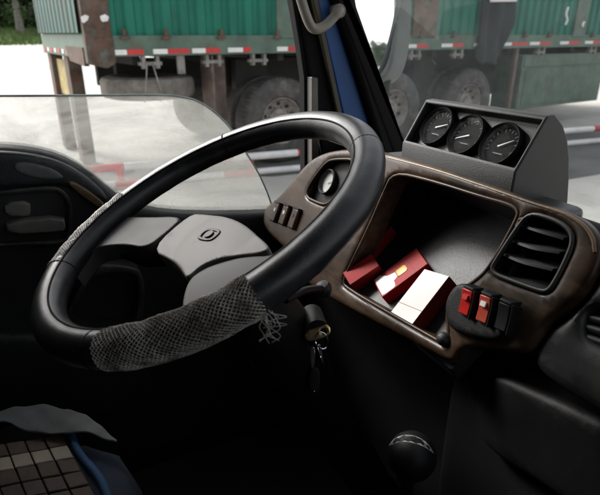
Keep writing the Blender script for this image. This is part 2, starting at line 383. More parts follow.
for s0, s1, c in [(-2.168, -1.988, 0), (-1.988, -1.80, 1), (-1.70, -1.53, 0), (-1.53, -1.27, 1), (-1.24, -1.07, 0), (-1.07, -.88, 1), (-.785, -.58, 0), (-.58, -.47, 1), (-.10, .064, 0), (.064, .25, 1), (.5, .7, 0), (.7, .9, 1), (1.3, 1.5, 0), (1.5, 1.7, 1),
                  (2.11, 2.338, 0), (2.338, 2.59, 1), (2.87, 3.12, 0), (3.12, 3.375, 1), (3.62, 3.85, 0), (4.35, 4.59, 0), (4.59, 5.03, 1), (5.09, 5.38, 0), (5.38, 5.71, 1), (6.0, 6.285, 0), (6.285, 6.65, 1), (6.82, 7.10, 0), (7.1, 7.4, 1), (7.6, 7.9, 0), (7.9, 8.2, 1)]:
    zz = 1.452+.004*s0
    tbox('reflective_tape', s0, s1-.004, .0, .004, zz, zz+.052, TAPER if c else TAPEW, tr)
for o0 in range(10):
    a = -.2-o0*.27
    box('reflective_tape', (a-.135, a, 1.43, 1.48, 0, .005), TAPER if o0 % 2 else TAPEW, tr, Frame(TP(S0+.008, 0, 0), Tn, (0, 0, 1)))
for s in (-2.0, -1.54, -.87, -.1, .6, 2.4, 3.1, 4.9, 5.6, 7.0):
    V, F = joinv([boxv(TF, s-.05, s+.05, 1.60, 1.63, 0, .045), boxv(TF, s-.02, s+.02, 1.63, 1.70, 0, .03)]); obj('hinge', V, F, RUST, tr)
for s in (-1.73, -.97, -.35, .9, 2.35, 3.3, 5.5, 7.2):
    V, F = joinv([boxv(TF, s-.13, s+.13, 1.325, 1.365, -.10, -.02), boxv(TF, s-.10, s-.06, 1.29, 1.425, -.09, -.01), boxv(TF, s+.06, s+.10, 1.29, 1.425, -.09, -.01)])
    obj('lashing_bracket', V, F, BRACKET, tr, bevel=.006)
tbox('hanging_bracket', -1.42, -1.33, -.06, -.02, 1.22, 1.425, BRACKET, tr, .006)
for s in np.arange(-1.9, 9.4, .95): tbox('cross_beam', s, s+.09, -WID+.1, -.16, 1.33, 1.50, FRAMEM, tr)
for o in (-.95, -1.95): tbox('chassis_beam', -1.9, 9.4, o-.07, o+.07, .98, 1.33, FRAMEM, tr)
tbox('mud_plate', -.985, -.66, -.40, -.36, .60, 1.42, FLAPM, tr, .01)
tbox('mud_bracket', -.99, -.955, -.36, -.05, .62, 1.42, FLAPM, tr, .006)
tbox('hanging_post', 4.79, 4.87, -.10, -.03, .40, 1.425, FLAPM, tr, .006)
tb = tbox('tool_box', 5.02, 7.75, -.62, -.03, .36, 1.31, GREENG, tr, .015)
tbox('lid', 5.06, 7.71, -.03, -.012, 1.10, 1.28, GREENG, tb, .006)
tbox('front_panel', 5.14, 7.60, -.03, -.018, .42, 1.05, GREENG, tb, .006)
tbox('far_side_screen', .7, 9.0, -2.85, -2.75, .25, 1.35, FRAMEM, tr)  # added dark sheet: hides the bright ground beyond so the underside looks shaded
for s in (0, 2.0, 3.72): lathe('axle', [(.001, -2.4), (.07, -2.4), (.07, -.4), (.001, -.4)], Frame(TP(s, .0, .56), Tt, (0, 0, 1)), FRAMEM, tr, 14)
for s in (-.4, 1.3, 2.9): tbox('spring_hanger', s, s+.5, -.75, -.6, .55, 1.34, FRAMEM, tr, .01)
for s in (0, 2.0, 3.72): lathe('inner_tyre', [(.3, -.6), (.5, -.62), (.56, -.55), (.56, -.34), (.5, -.32), (.3, -.34)], Frame(TP(s, -.15, .56), Tt, (0, 0, 1)), TYRE, tr, 40)
for s in (0, 2.0, 3.72): lathe('far_tyre', [(.01, -2.8), (.5, -2.8), (.56, -2.7), (.56, -2.3), (.5, -2.2), (.01, -2.2)], Frame(TP(s, 0, .56), Tt, (0, 0, 1)), TYRE, tr, 40)
# landing legs below the end
for o in (-1.45, -2.68): box('support_leg', (o-.13, o+.13, .02, 1.42, -.1, .06), RUST, tr, Frame(TP(S0+.10, 0, 0), Tn, (0, 0, 1)), .01)
box('end_plate', (-2.5, -1.6, .85, 1.33, -.02, .0), YELLOW, tr, Frame(TP(S0+.10, 0, 0), Tn, (0, 0, 1)), .004)
# wheels
def wheel(s, parent, mat=TYRE):
    fr = Frame(TP(s, -.30, .56), Tt, (0, 0, 1))
    prof = [(.30, .10), (.31, .235), (.33, .265), (.40, .285), (.49, .282), (.535, .265), (.556, .23), (.56, .12), (.56, -.05), (.53, -.08), (.32, -.08), (.30, .10)]
    ty = lathe('tyre', prof, fr, mat, parent, 64)
    tr_ = []
    for k in range(56):
        q = 2*math.pi*k/56; f2 = Frame(fr.P(.555*math.cos(q), .555*math.sin(q), .08), fr.ex*math.cos(q)+fr.ey*math.sin(q), -fr.ex*math.sin(q)+fr.ey*math.cos(q))
        tr_.append(boxv(f2, -.004, .012, -.02, .02, -.10, .145))
    obj('tread', *joinv(tr_), mat, ty)
    rm = lathe('rim', [(.285, .04), (.30, .20), (.312, .245), (.300, .25), (.285, .21), (.25, .15), (.20, .13), (.17, .13), (.155, .17), (.10, .19), (.09, .24), (.05, .25), (.001, .25)], fr, RIMM, parent, 48)
    bo = []; ho = []
    for k in range(10):
        q = 2*math.pi*k/10; bo.append(lathev([(.014, .12), (.014, .165), (.001, .17)], fr, 8, .185*math.cos(q), .185*math.sin(q)))
        q += .31; ho.append(lathev([(.024, .10), (.024, .158), (.001, .158)], fr, 10, .225*math.cos(q), .225*math.sin(q)))
    obj('wheel_bolts', *joinv(bo), BRACKET, rm)['kind'] = 'stuff'; obj('hand_holes', *joinv(ho), FRAMEM, rm)['kind'] = 'stuff'
for s in (0, 2.0, 3.72):
    wh = bpy.data.objects.new('wheel', None); link(wh, TP(s, -.1, 0), tr); wheel(s, wh)
# spare tyre slung flat under the bed
fr = Frame(TP(-1.62, -.56, 1.06), Tt, Tn)
sp = empty('spare_tyre', TP(-1.62, -.56, .92), 'worn grey spare tyre slung flat under the trailer bed', 'tyre')
lathe('tyre', [(.30, -.09), (.36, -.125), (.46, -.13), (.535, -.11), (.56, -.07), (.56, .07), (.535, .11), (.46, .13), (.36, .125), (.30, .09), (.28, 0), (.30, -.09)], fr, SPAREM, sp, 56)
for i, (a, b) in enumerate((((-1.79, 1.36), (-1.84, 1.06)), ((-1.73, 1.36), (-1.66, 1.02)))):
    tube('sling_rope', smoothpath([TP(a[0], .02, a[1]), TP((a[0]+b[0])/2, .03, (a[1]+b[1])/2), TP(b[0], .03, b[1]), TP(b[0], -.05, .93)], 4), .008, BRACKET, sp, 6)
# dark tarpaulin tail over the side, with a white sheet
tf = Frame(TP(0, .05, 0), Tt, (0, 0, 1))
out = tf.locs([(484, -28), (518, -28), (516, 6), (509, 26), (504, 44), (500, 58), (492, 66), (484, 61), (478, 66), (474, 58), (478, 40), (481, 18)])
tp = plate('tarpaulin_tail', out, tf, TARP, None, depth=.02, rad=.012, step=.05, hf=lambda x, y: .05*math.sin(x*19)+.02*math.sin(y*6+x*5)+.03)
tag(tp, 'dark tarpaulin tail hanging down over the green trailer side', 'tarpaulin')
ws = plate('paper_sheet', tf.locs([(489, -12), (517, -13), (517, 1.5), (490, 2)], .10), Frame(tf.P(0, 0, .105), Tt, (0, 0, 1)), WHITE, None, depth=.004, rad=.002, step=.08, rnd=0)
tag(ws, 'small white sheet on the dark tarpaulin tail', 'sheet')
# two worn paint marks / lashing straps on the post and side
for q_ in ([(81, 17), (85, 14.5), (89, 16), (88, 20), (84, 23), (82, 22)], [(100, 16), (105, 14), (109, 16.5), (108, 21), (103, 22), (101, 20)]):
    plate('white_marker', TF.locs(q_, .02)[::-1], Frame(TF.P(0, 0, .021), TF.ex, TF.ey), TAPEW, tr, depth=.005, rad=.003, step=.03, rnd=0)
pts = [TF.P(*TF.loc(x, y, .02), .022) for x, y in ((568, 7), (566, 14), (567, 20), (565, 25))]; tube('white_strap', smoothpath(pts, 4), .022, TAPEW, tr, 6)
pts = [TF.P(*TF.loc(x, y, .02), .022) for x, y in ((584, 22), (582, 25), (583, 26))]; tube('white_strap', smoothpath(pts, 3), .025, TAPEW, tr, 6)

# ---- guard rail, red and white
gr = empty('guard_rail', RP(3, 0, 0), 'low red and white pipe guard rail along the yard edge', 'guard rail')
s = -8.1; k = 0
while s < 14:
    L_ = .85 if k % 2 == 0 else .42; m = RAILW if k % 2 == 0 else RAILR
    tube('top_pipe', [RP(s, 0, .245), RP(s+L_, 0, .245)], .046, m, gr, 12)
    tube('bottom_pipe', [RP(s+.3, 0, .045), RP(s+.3+L_, 0, .045)], .044, m, gr, 12)
    s += L_; k += 1
for s in np.arange(-8, 14, 1.55):
    tube('rail_post', [RP(s, 0, 0), RP(s, 0, .24)], .038, RAILR, gr, 12); 
    lathe('foot_plate', [(.001, 0), (.085, 0), (.085, .012), (.001, .012)], Frame(RP(s, 0, .001), (1, 0, 0), (0, 1, 0)), RAILR, gr, 12)

# ---- verge and trees on the left and behind
V = []; F = []
hx = np.linspace(0, 1, 7); ang = np.linspace(R(100), R(258), 40)     # bearings from +X
def vg(th, r): return np.array([r*math.cos(th), r*math.sin(th), 0])
for th in ang:
    for q in hx:
        r = 44+34*q+2*math.sin(th*9); p = vg(th, r); p[2] = .93*min(1, max(0, (-p[0]-12)/34.))+.05+2.2*q*q*(3-2*q)-.03; V.append(p)
n = len(hx); F = [(i*n+j, i*n+j+1, (i+1)*n+j+1, (i+1)*n+j) for i in range(len(ang)-1) for j in range(n-1)]
tag(obj('grass_bank', V, F, GRASS, smooth=60), 'green grass bank behind the yard', None, kind='structure')
def blades():
    V, F = [], []
    for _ in range(9000):
        th = RNG.uniform(R(150), R(190)); q = RNG.uniform(0, .5); r = 44+34*q+2*math.sin(th*9); p = vg(th, r)
        p[2] = .93*min(1, max(0, (-p[0]-12)/34.))+.02+2.2*q*q*(3-2*q); h = RNG.uniform(.15, .5); wd = RNG.uniform(.03, .09); a = RNG.uniform(0, 6.28)
        dx = np.array([math.cos(a), math.sin(a), 0])*wd; k = len(V); V += [p-dx, p+dx, p+np.array([RNG.normal()*.1, RNG.normal()*.1, h])]; F.append((k, k+1, k+2))
    return V, F
gb = obj('grass_tufts', *blades(), GRASS); tag(gb, 'tufts of grass on the bank', None, kind='stuff')
def tree(px_x, dist, h, cr_r, label, mat, th=None, leaves=5200, lean=0):
    if th is None:
        dv = ray(px_x, 30); dv = dv[:2]/np.linalg.norm(dv[:2]); b = CAM[:2]+dv*dist
    else: b = np.array([dist*math.cos(th), dist*math.sin(th)])
    z0 = 1.7 if th is None else 1.2
    t = empty('leafy_tree', (b[0], b[1], z0), label, 'tree', 'trees behind the yard'); base = np.array([b[0], b[1], z0-.6])
    tp_ = [base, base+[.1, .05, h*.25], base+[lean*.5, -.1, h*.5], base+[lean, .1, h*.8]]; segs = [tubev(smoothpath(tp_, 4), np.linspace(h*.035, h*.008, 13), 8)]
    cl = []
    for k in range(9):
        q = 2*math.pi*k/9+RNG.uniform(0, .5); f = RNG.uniform(.28, .62); st = base+np.array([lean*f, 0, h*f]); en = st+np.array([math.cos(q)*cr_r*.75, math.sin(q)*cr_r*.75, h*RNG.uniform(.1, .28)])
        segs.append(tubev(smoothpath([st, (st+en)/2+[0, 0, .15], en], 4), np.linspace(h*.012, h*.003, 9), 6)); cl.append(en); cl.append((st+en*2)/3)
    obj('trunk', *joinv(segs), BARK, t, smooth=60)
    for k in range(26):
        q = RNG.uniform(0, 6.28); rr = cr_r*math.sqrt(RNG.uniform(0, 1))*.9; zz = RNG.uniform(.22, 1.0); rr *= (1-.55*max(0, zz-.55)/.45); cl.append(base+np.array([math.cos(q)*rr, math.sin(q)*rr, h*zz]))
    cl = np.array(cl); n = leaves; c = cl[RNG.integers(0, len(cl), n)]; d = RNG.normal(size=(n, 3)); d /= np.linalg.norm(d, axis=1)[:, None]
    P = c+d*(RNG.uniform(0, 1, n)**.5)[:, None]*cr_r*np.array([.32, .32, .26]); a = RNG.normal(size=(n, 3)); a /= np.linalg.norm(a, axis=1)[:, None]; b2 = np.cross(a, RNG.normal(size=(n, 3))); b2 /= np.linalg.norm(b2, axis=1)[:, None]
    sz = RNG.uniform(.10, .24, n)[:, None]*h/7
    V = np.stack([P-a*sz, P+b2*sz*.55, P+a*sz, P-b2*sz*.55], 1).reshape(-1, 3); F = np.arange(4*n).reshape(-1, 4)
    obj('crown', V, F, mat, t)
tree(20, 58, 11, 2.6, 'pale barked tree beyond the grass verge, left of the trailer', LEAF, leaves=3000)
tree(-3, 64, 9.5, 3.6, 'leafy green tree at the far left edge of the view', LEAF, leaves=6000)
tree(33, 66, 9, 3.2, 'dark green tree just left of the trailer end', LEAF2, leaves=6000)
tree(9, 70, 10.5, 4.0, 'dark leafy tree behind the pale barked tree', LEAF2, leaves=7000)
tree(0, 44, 7.5, 2.6, 'tall tree reflected in the outside mirror', LEAF2, th=R(237), leaves=6000)
tree(0, 56, 6.5, 2.2, 'rounded tree far behind the cab beside the tall mirrored one', LEAF, th=R(232.5), leaves=5000)
for i, px_ in enumerate((-10, 4, 17, 28, 38)):     # low shrubs at the foot of the trees
    dv = ray(px_, 30); dv = dv[:2]/np.linalg.norm(dv[:2]); b = CAM[:2]+dv*(66+i % 2*4.0); n = 900; P = RNG.normal(size=(n, 3))*[1.3, 1.3, .55]+[b[0], b[1], 2.75]; a = RNG.normal(size=(n, 3)); a /= np.linalg.norm(a, axis=1)[:, None]; b2 = np.cross(a, RNG.normal(size=(n, 3))); b2 /= np.linalg.norm(b2, axis=1)[:, None]; sz = RNG.uniform(.12, .25, n)[:, None]
    o = obj('shrub', np.stack([P-a*sz, P+b2*sz*.6, P+a*sz, P-b2*sz*.6], 1).reshape(-1, 3), np.arange(4*n).reshape(-1, 4), LEAF2 if i % 2 else LEAF)
    tag(o, ('leftmost', 'second from left', 'middle', 'fourth from left', 'rightmost')[i]+' of the low shrubs under the trees at the far left', 'shrub', 'shrubs on the bank')

# ================================================================== THE CAB
cab = empty('truck_cab', (.55, 0, .6), 'dark truck cab shell with blue painted windshield pillar and beige grab handle', 'truck cab')
box('floor', (-.54, 1.66, -.9, .72, .60, .64), CARPET, cab)
box('rear_wall', (-.54, 1.66, -.94, -.9, .60, 2.2), ROOFM, cab)
box('roof', (-.54, 1.66, -.94, .24, 2.2, 2.25), ROOFM, cab)
box('firewall', (-.46, 1.66, .66, .70, .64, 1.30), BLACKM, cab)
box('rear_pillar', (-.54, -.475, -.9, -.38, .64, 2.2), ROOFM, cab)
box('side_wall', (1.62, 1.66, -.9, .70, .64, 1.55), BLACKM, cab)  # unseen passenger side; window opening above kept small to darken the interior
box('footwell_side', (-.54, -.485, .20, .72, .64, 1.22), BLACKM, cab)
box('door_step', (-.54, -.43, -.5, .72, .60, .70), BLACKM, cab)
box('side_pillar', (1.60, 1.66, -.9, -.2, 1.55, 2.2), ROOFM, cab)
box('roof_header', (-.54, -.47, -.5, .24, 2.08, 2.2), BLACKM, cab)
box('front_header', (-.47, 1.62, .17, .24, 2.12, 2.2), BLACKM, cab)
def strip(name, pts, X, thick, mat, parent=cab, bevel=.004):
    """a pillar member traced on the plane X: (bottom px, top px) of its two edges, prolonged to sill and roof"""
    (lb, lt), (rb_, rt) = pts; q = []
    for b, t in ((lb, lt), (rb_, rt)):
        B, T = onX(*b, X), onX(*t, X); d = (T-B)/(T[2]-B[2]); q.append((B+d*(1.30-B[2]), B+d*(2.18-B[2])))
    V, F = prism([q[0][0], q[1][0], q[1][1], q[0][1]], (-thick, 0, 0)); return obj(name, V, F, mat, parent, bevel=bevel)
strip('pillar_panel', (((342, 110), (317, 0)), ((371, 114), (336, 10))), -.462, .05, BLUEP)
strip('pillar_trim', (((370, 114), (336, 6)), ((396, 116), (348, 0))), -.440, .065, BLACKM, bevel=.012)
strip('trim_bead', (((380, 114), (340, 6)), ((384, 114), (343, 5))), -.4385, .004, RUBBER, bevel=.0015)
strip('seal_strip', (((337, 114), (311, -6)), ((343, 114), (318, -5))), -.456, .03, OLIVE, bevel=.004)
strip('seal', (((316, 114), (299, 0)), ((338, 114), (312, 0))), -.470, .04, RUBBER, bevel=.004)
hp = [onX(x, y, -.435) for x, y in ((291, -42), (298, -12), (305, 12), (311, 26), (317, 29), (326, 25), (333, 18), (339, 11))]
hp = [onX(291, -42, -.458), ] + hp + [onX(340, 10, -.462)]
gh = tube('grab_handle', smoothpath(hp, 6), .0105, HANDLEM, cab, 14)
f2 = Frame(onX(340, 10, -.4375), (0, 1, 0), (0, 0, 1)); lathe('end_cap', [(.015, -.02), (.015, .003), (.013, .006), (.006, .007), (.001, .004)], Frame(onX(339, 11, -.440), (0, 1, 0), (0, 0, 1)), HANDLEM, gh, 16)
# windshield: curved sheet
B0, T0 = onX(402, 134, -.455), onX(345, 0, -.455); dz = (T0-B0)/(T0[2]-B0[2]); V = []; nu, nv = 25, 13
for j in range(nv):
    z = 1.34+(2.16-1.34)*j/(nv-1); base = B0+dz*(z-B0[2])
    for i in range(nu):
        x = -.455+2.06*i/(nu-1); c = 1-((x-.575)/1.03)**2; V.append((x, base[1]+.10*c, z))
F = [(j*nu+i, j*nu+i+1, (j+1)*nu+i+1, (j+1)*nu+i) for j in range(nv-1) for i in range(nu-1)]
obj('windshield', V, F, WIND, cab, smooth=60)
# ---- outside mirror
mp0 = onX(372, 20, -.80); mn = Vector((.20, -.97, .10)).normalized()
mx_ = Vector((0, 0, 1)).cross(mn).normalized() * -1
mf = Frame(mp0, mx_, np.cross(np.array(mn), np.array(mx_))); 
if mf.ez@np.array(mn) < 0: mf = Frame(mp0, -np.array(mx_), (0, 0, 1))
mi = empty('outside_mirror', tuple(mf.P(0, -.2, -.03)), 'grey outside rear-view mirror just past the windshield pillar', 'mirror')
mo = [(-.23, -.18), (-.19, -.215), (.02, -.215), (.075, -.13), (.10, 0), (.105, .10), (.085, .16), (.03, .185), (-.20, .185), (-.235, .15)]
sx = 1 if mf.ex@cr > 0 else -1
mo = [(sx*x, y) for x, y in mo]
if sx < 0: mo = mo[::-1]
plate('housing', mo, mf, HOUS, mi, holes=[[(x*.82, y*.86) for x, y in mo]], depth=.05, rad=.012, step=.012)
plate('mirror_glass', [(x*.84, y*.88) for x, y in mo], Frame(mf.P(0, 0, -.012), mf.ex, mf.ey), MIRRORM, mi, depth=.004, rad=.002, step=.03, smooth=None)
plate('back_shell', [(x*.97, y*.97) for x, y in mo], Frame(mf.P(0, 0, -.02), mf.ex, -mf.ey), HOUS, mi, depth=.01, rad=.02, step=.02)
tube('mirror_arm', smoothpath([mf.P(-.06, .14, -.035), mf.P(-.06, .26, -.035), mf.P(-.04, .36, -.03), np.array([-.58, .45, 2.12]), np.array([-.50, .30, 2.14])], 6), .012, BLACK, mi, 10)

# ---- driver's door
DX = -.46
df = Frame((DX, 0, 0), (0, 1, 0), (0, 0, 1))       # ez = +X
door = empty('cab_door', (DX, 0, .66), 'black driver side door with dropped sill and half lowered dirty window', 'door')
sill = [(-190, 146), (-60, 146), (0, 147), (32, 150), (60, 157), (88, 172), (112, 193), (135, 207), (170, 214), (230, 215), (300, 212), (330, 210)]
sl_ = df.locs(sill); body = sl_+[np.array([sl_[-1][0], .645]), np.array([sl_[0][0], .645])]
plate('door_panel', body[::-1], df, DOORM, door, depth=.05, rad=.014, step=.02, rnd=1)
band = df.locs([(-60, 150), (0, 150), (32, 153), (60, 160), (86, 175), (108, 195), (104, 203), (78, 192), (60, 183), (20, 186), (-60, 190)])
plate('sill_pad', band[::-1], Frame(df.P(0, 0, .014), df.ex, df.ey), DOORG, door, depth=.014, rad=.008, step=.01)
plate('grey_pad', df.locs([(14, 161), (40, 164), (58, 171), (66, 180), (40, 180), (13, 172)], .017)[::-1], Frame(df.P(0, 0, .017), df.ex, df.ey), M('door_grey_vinyl', (.10, .105, .108), .45), door, depth=.01, rad=.004, step=.006)
plate('bronze_strip', df.locs([(66, 183), (73, 181), (92, 193), (107, 206), (103, 211), (84, 198)], .02)[::-1], Frame(df.P(0, 0, .020), df.ex, df.ey), BRONZE, door, depth=.012, rad=.003, step=.006)
lp = [(-40, 195), (0, 189), (30, 186), (56, 184), (68, 192), (73, 206), (72, 236), (66, 243), (30, 244), (-40, 248)]
hi_ = [(-32, 199), (0, 194), (54, 189), (64, 195), (68, 207), (67, 234), (62, 239), (30, 240), (-32, 243)]
plate('pull_surround', df.locs(lp)[::-1], Frame(df.P(0, 0, .012), df.ex, df.ey), DARKGREY, door, holes=[df.locs(hi_)[::-1]], depth=.012, rad=.003, step=.008)
plate('lock_catch', df.locs([(4, 203), (30, 201), (31, 214), (27, 217), (5, 216)], .008)[::-1], Frame(df.P(0, 0, .008), df.ex, df.ey), PULLM, door, depth=.01, rad=.003, step=.006, rnd=1)
plate('door_pull', df.locs([(6, 222), (64, 217), (66, 229), (62, 232), (7, 235)], .02)[::-1], Frame(df.P(0, 0, .020), df.ex, df.ey), PULLM, door, depth=.022, rad=.003, step=.006, rnd=1)
plate('map_pocket', df.locs([(-40, 330), (60, 335), (140, 345), (140, 420), (-40, 420)], .02)[::-1], Frame(df.P(0, 0, .03), df.ex, df.ey), DOORM, door, depth=.04, rad=.012, step=.02)
plate('armrest_pocket', df.locs([(60, 330), (72, 300), (91, 268), (100, 264), (134, 267), (144, 276), (145, 300), (140, 335)], .05)[::-1], Frame(df.P(0, 0, .05), df.ex, df.ey), DARKGREY, door, holes=[df.locs([(68, 328), (79, 300), (95, 273), (132, 273), (139, 280), (139, 300), (134, 330)], .05)[::-1]], depth=.04, rad=.004, step=.012)
# window glass
gx = -.495; gf = Frame((gx, 0, 0), (0, 1, 0), (0, 0, 1))
gl_ = [(-70, 97), (0, 97), (90, 96.5), (160, 96), (182, 98), (198, 102), (216, 114), (232, 131), (249, 158), (258, 173), (268, 195), (278, 225), (230, 240), (100, 240), (-70, 240)]
gl3 = [gf.P(*gf.loc(*p)) for p in gl_]
edge3 = smoothpath(gl3[:12], 5)
V, F = prism(edge3+gl3[12:], (-.0045, 0, 0)); wg = obj('window_glass', V, F, DOORGLASS, door)
tube('glass_edge', [p+np.array([-.00225, 0, .0018]) for p in edge3], .0024, GEDGE, wg, 6)
dfp = [(285, -46), (300, 45), (304.5, 78), (305, 180), (311, 180), (311, 78), (306, 42), (293, -46)]
V, F = prism([onX(*p, -.478) for p in dfp], (-.03, 0, 0)); obj('window_frame', V, F, RUBBER, door, bevel=.003)
V, F = prism([onX(*p, -.452) for p in ((312, 77), (318, 78), (319, 190), (312, 190))], (-.03, 0, 0)); obj('glass_channel', V, F, ALUM, door, bevel=.002)
V, F = prism([onX(*p, -.482) for p in ((318, 79), (340, 114), (345, 190), (318, 190))], (-.02, 0, 0)); obj('corner_filler', V, F, FRAMEM, door, bevel=.002)

# ---- dashboard on its sloping face
SF = Frame((0, .33, 1.465), (1, 0, 0), (0, .45, 1))   # ez points to the driver and up
assert SF.ez[1] < 0
dash = empty('dashboard', (.3, .45, .66), 'black truck dashboard with worn bronze trim around open tray, vent and switches', 'dashboard')
bez = [(262, 217), (265, 206), (276, 198), (289, 184), (301, 168), (311, 158), (325, 151), (350, 147), (385, 151), (430, 163), (480, 180), (530, 198), (562, 208), (584, 220), (597, 235), (601, 252), (593, 275), (579, 296), (560, 312), (545, 323), (535, 340), (525, 352), (500, 350), (470, 345), (457, 352), (452, 364), (430, 353), (380, 326), (330, 299), (305, 284), (288, 252), (270, 236), (263, 227)]
tray_h = [(392, 171), (430, 180), (480, 196), (510, 204), (517, 211), (514, 220), (500, 246), (487, 267), (478, 277), (462, 288), (449, 299), (445, 315), (447, 330), (446, 345), (439, 342), (395, 317), (345, 288), (341, 281), (352, 258), (368, 225), (382, 192)]
vent_h = [(529, 212), (556, 220), (569, 229), (573, 240), (567, 257), (556, 279), (548, 291), (540, 291), (515, 282), (489, 272), (497, 258), (515, 230)]
gau_h = [(304, 196), (312, 180), (326, 162), (334, 159), (357, 159), (352, 172), (338, 193), (327, 205), (318, 203)]
plate('trim_bezel', SF.locs(bez)[::-1], SF, WOOD, dash, holes=[SF.locs(tray_h)[::-1], SF.locs(vent_h)[::-1], SF.locs(gau_h)[::-1]], depth=.03, rad=.009, step=.007, rnd=2)
def rim_line(name, pts, h, r, mat, closed=True):
    P = roundpoly(SF.locs(pts), 2); P3 = [SF.P(p[0], p[1], h) for p in P]
    return tube(name, P3, r, mat, dash, 8, closed)
rim_line('tray_edge', tray_h, -.004, .0028, WOOD); rim_line('vent_edge', vent_h, -.001, .003, DARKGREY); rim_line('gauge_edge', gau_h, -.001, .0028, WOOD)
# upper edge bead along the bezel
P3 = [SF.P(*SF.loc(x, y, .0), -.002) for x, y in ((388, 157.5), (430, 168.5), (480, 185), (530, 202.5), (560, 212), (580, 223), (591, 237), (594, 252))]
tube('trim_bead', smoothpath(P3, 6), .0024, BRONZE, dash, 8)
# tray liner: front lip, sloping floor, back, top, ends
x0, x1 = -.15, .232
prof = [(.238, 1.262), (.252, 1.240), (.40, 1.366), (.43, 1.40), (.425, 1.45), (.345, 1.452)]
V = [(x, y, z) for x in (x0, x1) for y, z in prof]; n = len(prof); F = [(i, i+1, n+i+1, n+i) for i in range(n-1)]+[tuple(range(n)), tuple(range(2*n-1, n-1, -1))]
obj('tray', V, F, TRAYM, dash, bevel=.008)
LOUV = M('louvre_plastic', (.07, .072, .072), .4, bump=.05)
# vent box and louvres
vc = np.mean(SF.locs(vent_h), 0)
vb = [np.array(p) for p in roundpoly(SF.locs(vent_h), 1)]; V = [SF.P(*p, -.006) for p in vb]+[SF.P(*(vc+(p-vc)*.9), -.07) for p in vb]; n = len(vb)
F = [(i, (i+1) % n, n+(i+1) % n, n+i) for i in range(n)]+[tuple(range(n, 2*n))]; ve = obj('air_vent', V, F, BLACK, dash, smooth=50)
for (a, b, c) in (((520, 222), (545, 231), (570, 238)), ((511, 237), (540, 248), (566, 252)), ((503, 250), (530, 262), (559, 269)), ((492, 269), (520, 281), (547, 289))):
    pth = smoothpath([SF.P(*SF.loc(*p, -.02), -.02) for p in (a, b, c)], 8); V = []
    for i, p in enumerate(pth):
        q = i/(len(pth)-1)*2-1; bow = SF.ez*(.006*(1-q*q))
        V += [p+bow+SF.ez*.010-SF.ey*.002, p+bow+SF.ez*.010-SF.ey*.005, p+bow-SF.ez*.020+SF.ey*.006, p+bow-SF.ez*.020+SF.ey*.009]
    n = len(pth); F = [(4*i+k, 4*i+(k+1) % 4, 4*i+4+(k+1) % 4, 4*i+4+k) for i in range(n-1) for k in range(4)]+[(0, 1, 2, 3), (4*n-1, 4*n-2, 4*n-3, 4*n-4)]
    obj('louvre', V, F, LOUV, ve, smooth=40)
# rocker switches on a raised block
sb = SF.locs([(449, 302), (456, 289), (465, 283), (485, 288), (505, 296), (518, 303), (520, 312), (512, 332), (503, 342), (490, 341), (472, 337), (455, 331), (449, 318)])
blk = plate('switch_block', sb[::-1], Frame(SF.P(0, 0, .010), SF.ex, SF.ey), BLACK, dash, depth=.02, rad=.006, step=.006)
for i, ((x, y), m) in enumerate((((469, 303), REDP), ((487, 310), ORANGEP), ((506, 318), BLACK))):
    c = SF.loc(x, y, .012); f2 = Frame(SF.P(c[0], c[1], .010), (1, 0, .12), (-.25, .45, 1))
    w_, h_ = .0085, .0155
    pr = [(-h_, -.004), (-h_, .006), (-.002, .0075), (h_, .013), (h_, -.004)]
    V, F = prism([f2.P(-w_, a, b) for a, b in pr], f2.ex*2*w_); rk = obj('rocker_switch', V, F, m, dash, bevel=.0015)
    if i < 2:
        box('symbol', (-.004, .004, .003, .009, .0105, .0125), WHITE if i else REDP, rk, Frame(f2.P(0, 0, 0), f2.ex, f2.ey))
    V, F = prism([f2.P(w_+.001, a, b) for a, b in ((-h_-.002, -.004), (-h_-.002, .006), (.004, .009), (h_+.002, .0135), (h_+.002, -.004))], f2.ex*.0026); obj('switch_fin', V, F, BLACK, dash, bevel=.001)
    V, F = prism([f2.P(-w_, a, b) for a, b in ((h_+.0005, -.004), (h_+.0005, .0125), (h_+.004, .0125), (h_+.008, -.004))], f2.ex*2*w_); obj('switch_hood', V, F, BLACK, dash, bevel=.001)
# small gauge in the left lobe
gp = SF.locs(gau_h); gc = np.mean(gp, 0)
V, F = prism([SF.P(*p, -.02) for p in roundpoly(gp, 1)], SF.ez*.004); obj('gauge_panel', V, F, BLACK, dash)
c = SF.loc(327.5, 182, -.01); gF = Frame(SF.P(c[0], c[1], -.017), SF.ex, SF.ey)
ga = lathe('round_gauge', [(.001, .002), (.020, .002), (.0215, .010), (.0235, .012), (.0255, .010), (.0255, 0)], gF, DARKGREY, dash, 40)
lathe('dial', [(.001, .004), (.0205, .004), (.0205, .0025)], gF, DIALPALE, ga, 32)
def needle(fr, r, ang, par, z=.006):
    f2 = Frame(fr.P(0, 0, z), fr.ex*math.cos(ang)+fr.ey*math.sin(ang), -fr.ex*math.sin(ang)+fr.ey*math.cos(ang))
    V, F = prism([f2.P(-r*.2, -r*.05), f2.P(r*.85, -r*.015), f2.P(r*.85, r*.015), f2.P(-r*.2, r*.05)], f2.ez*.001); obj('needle', V, F, MARK, par)
MARKD = M('dim_dial_marks', (.11, .112, .11), .6, bump=0)
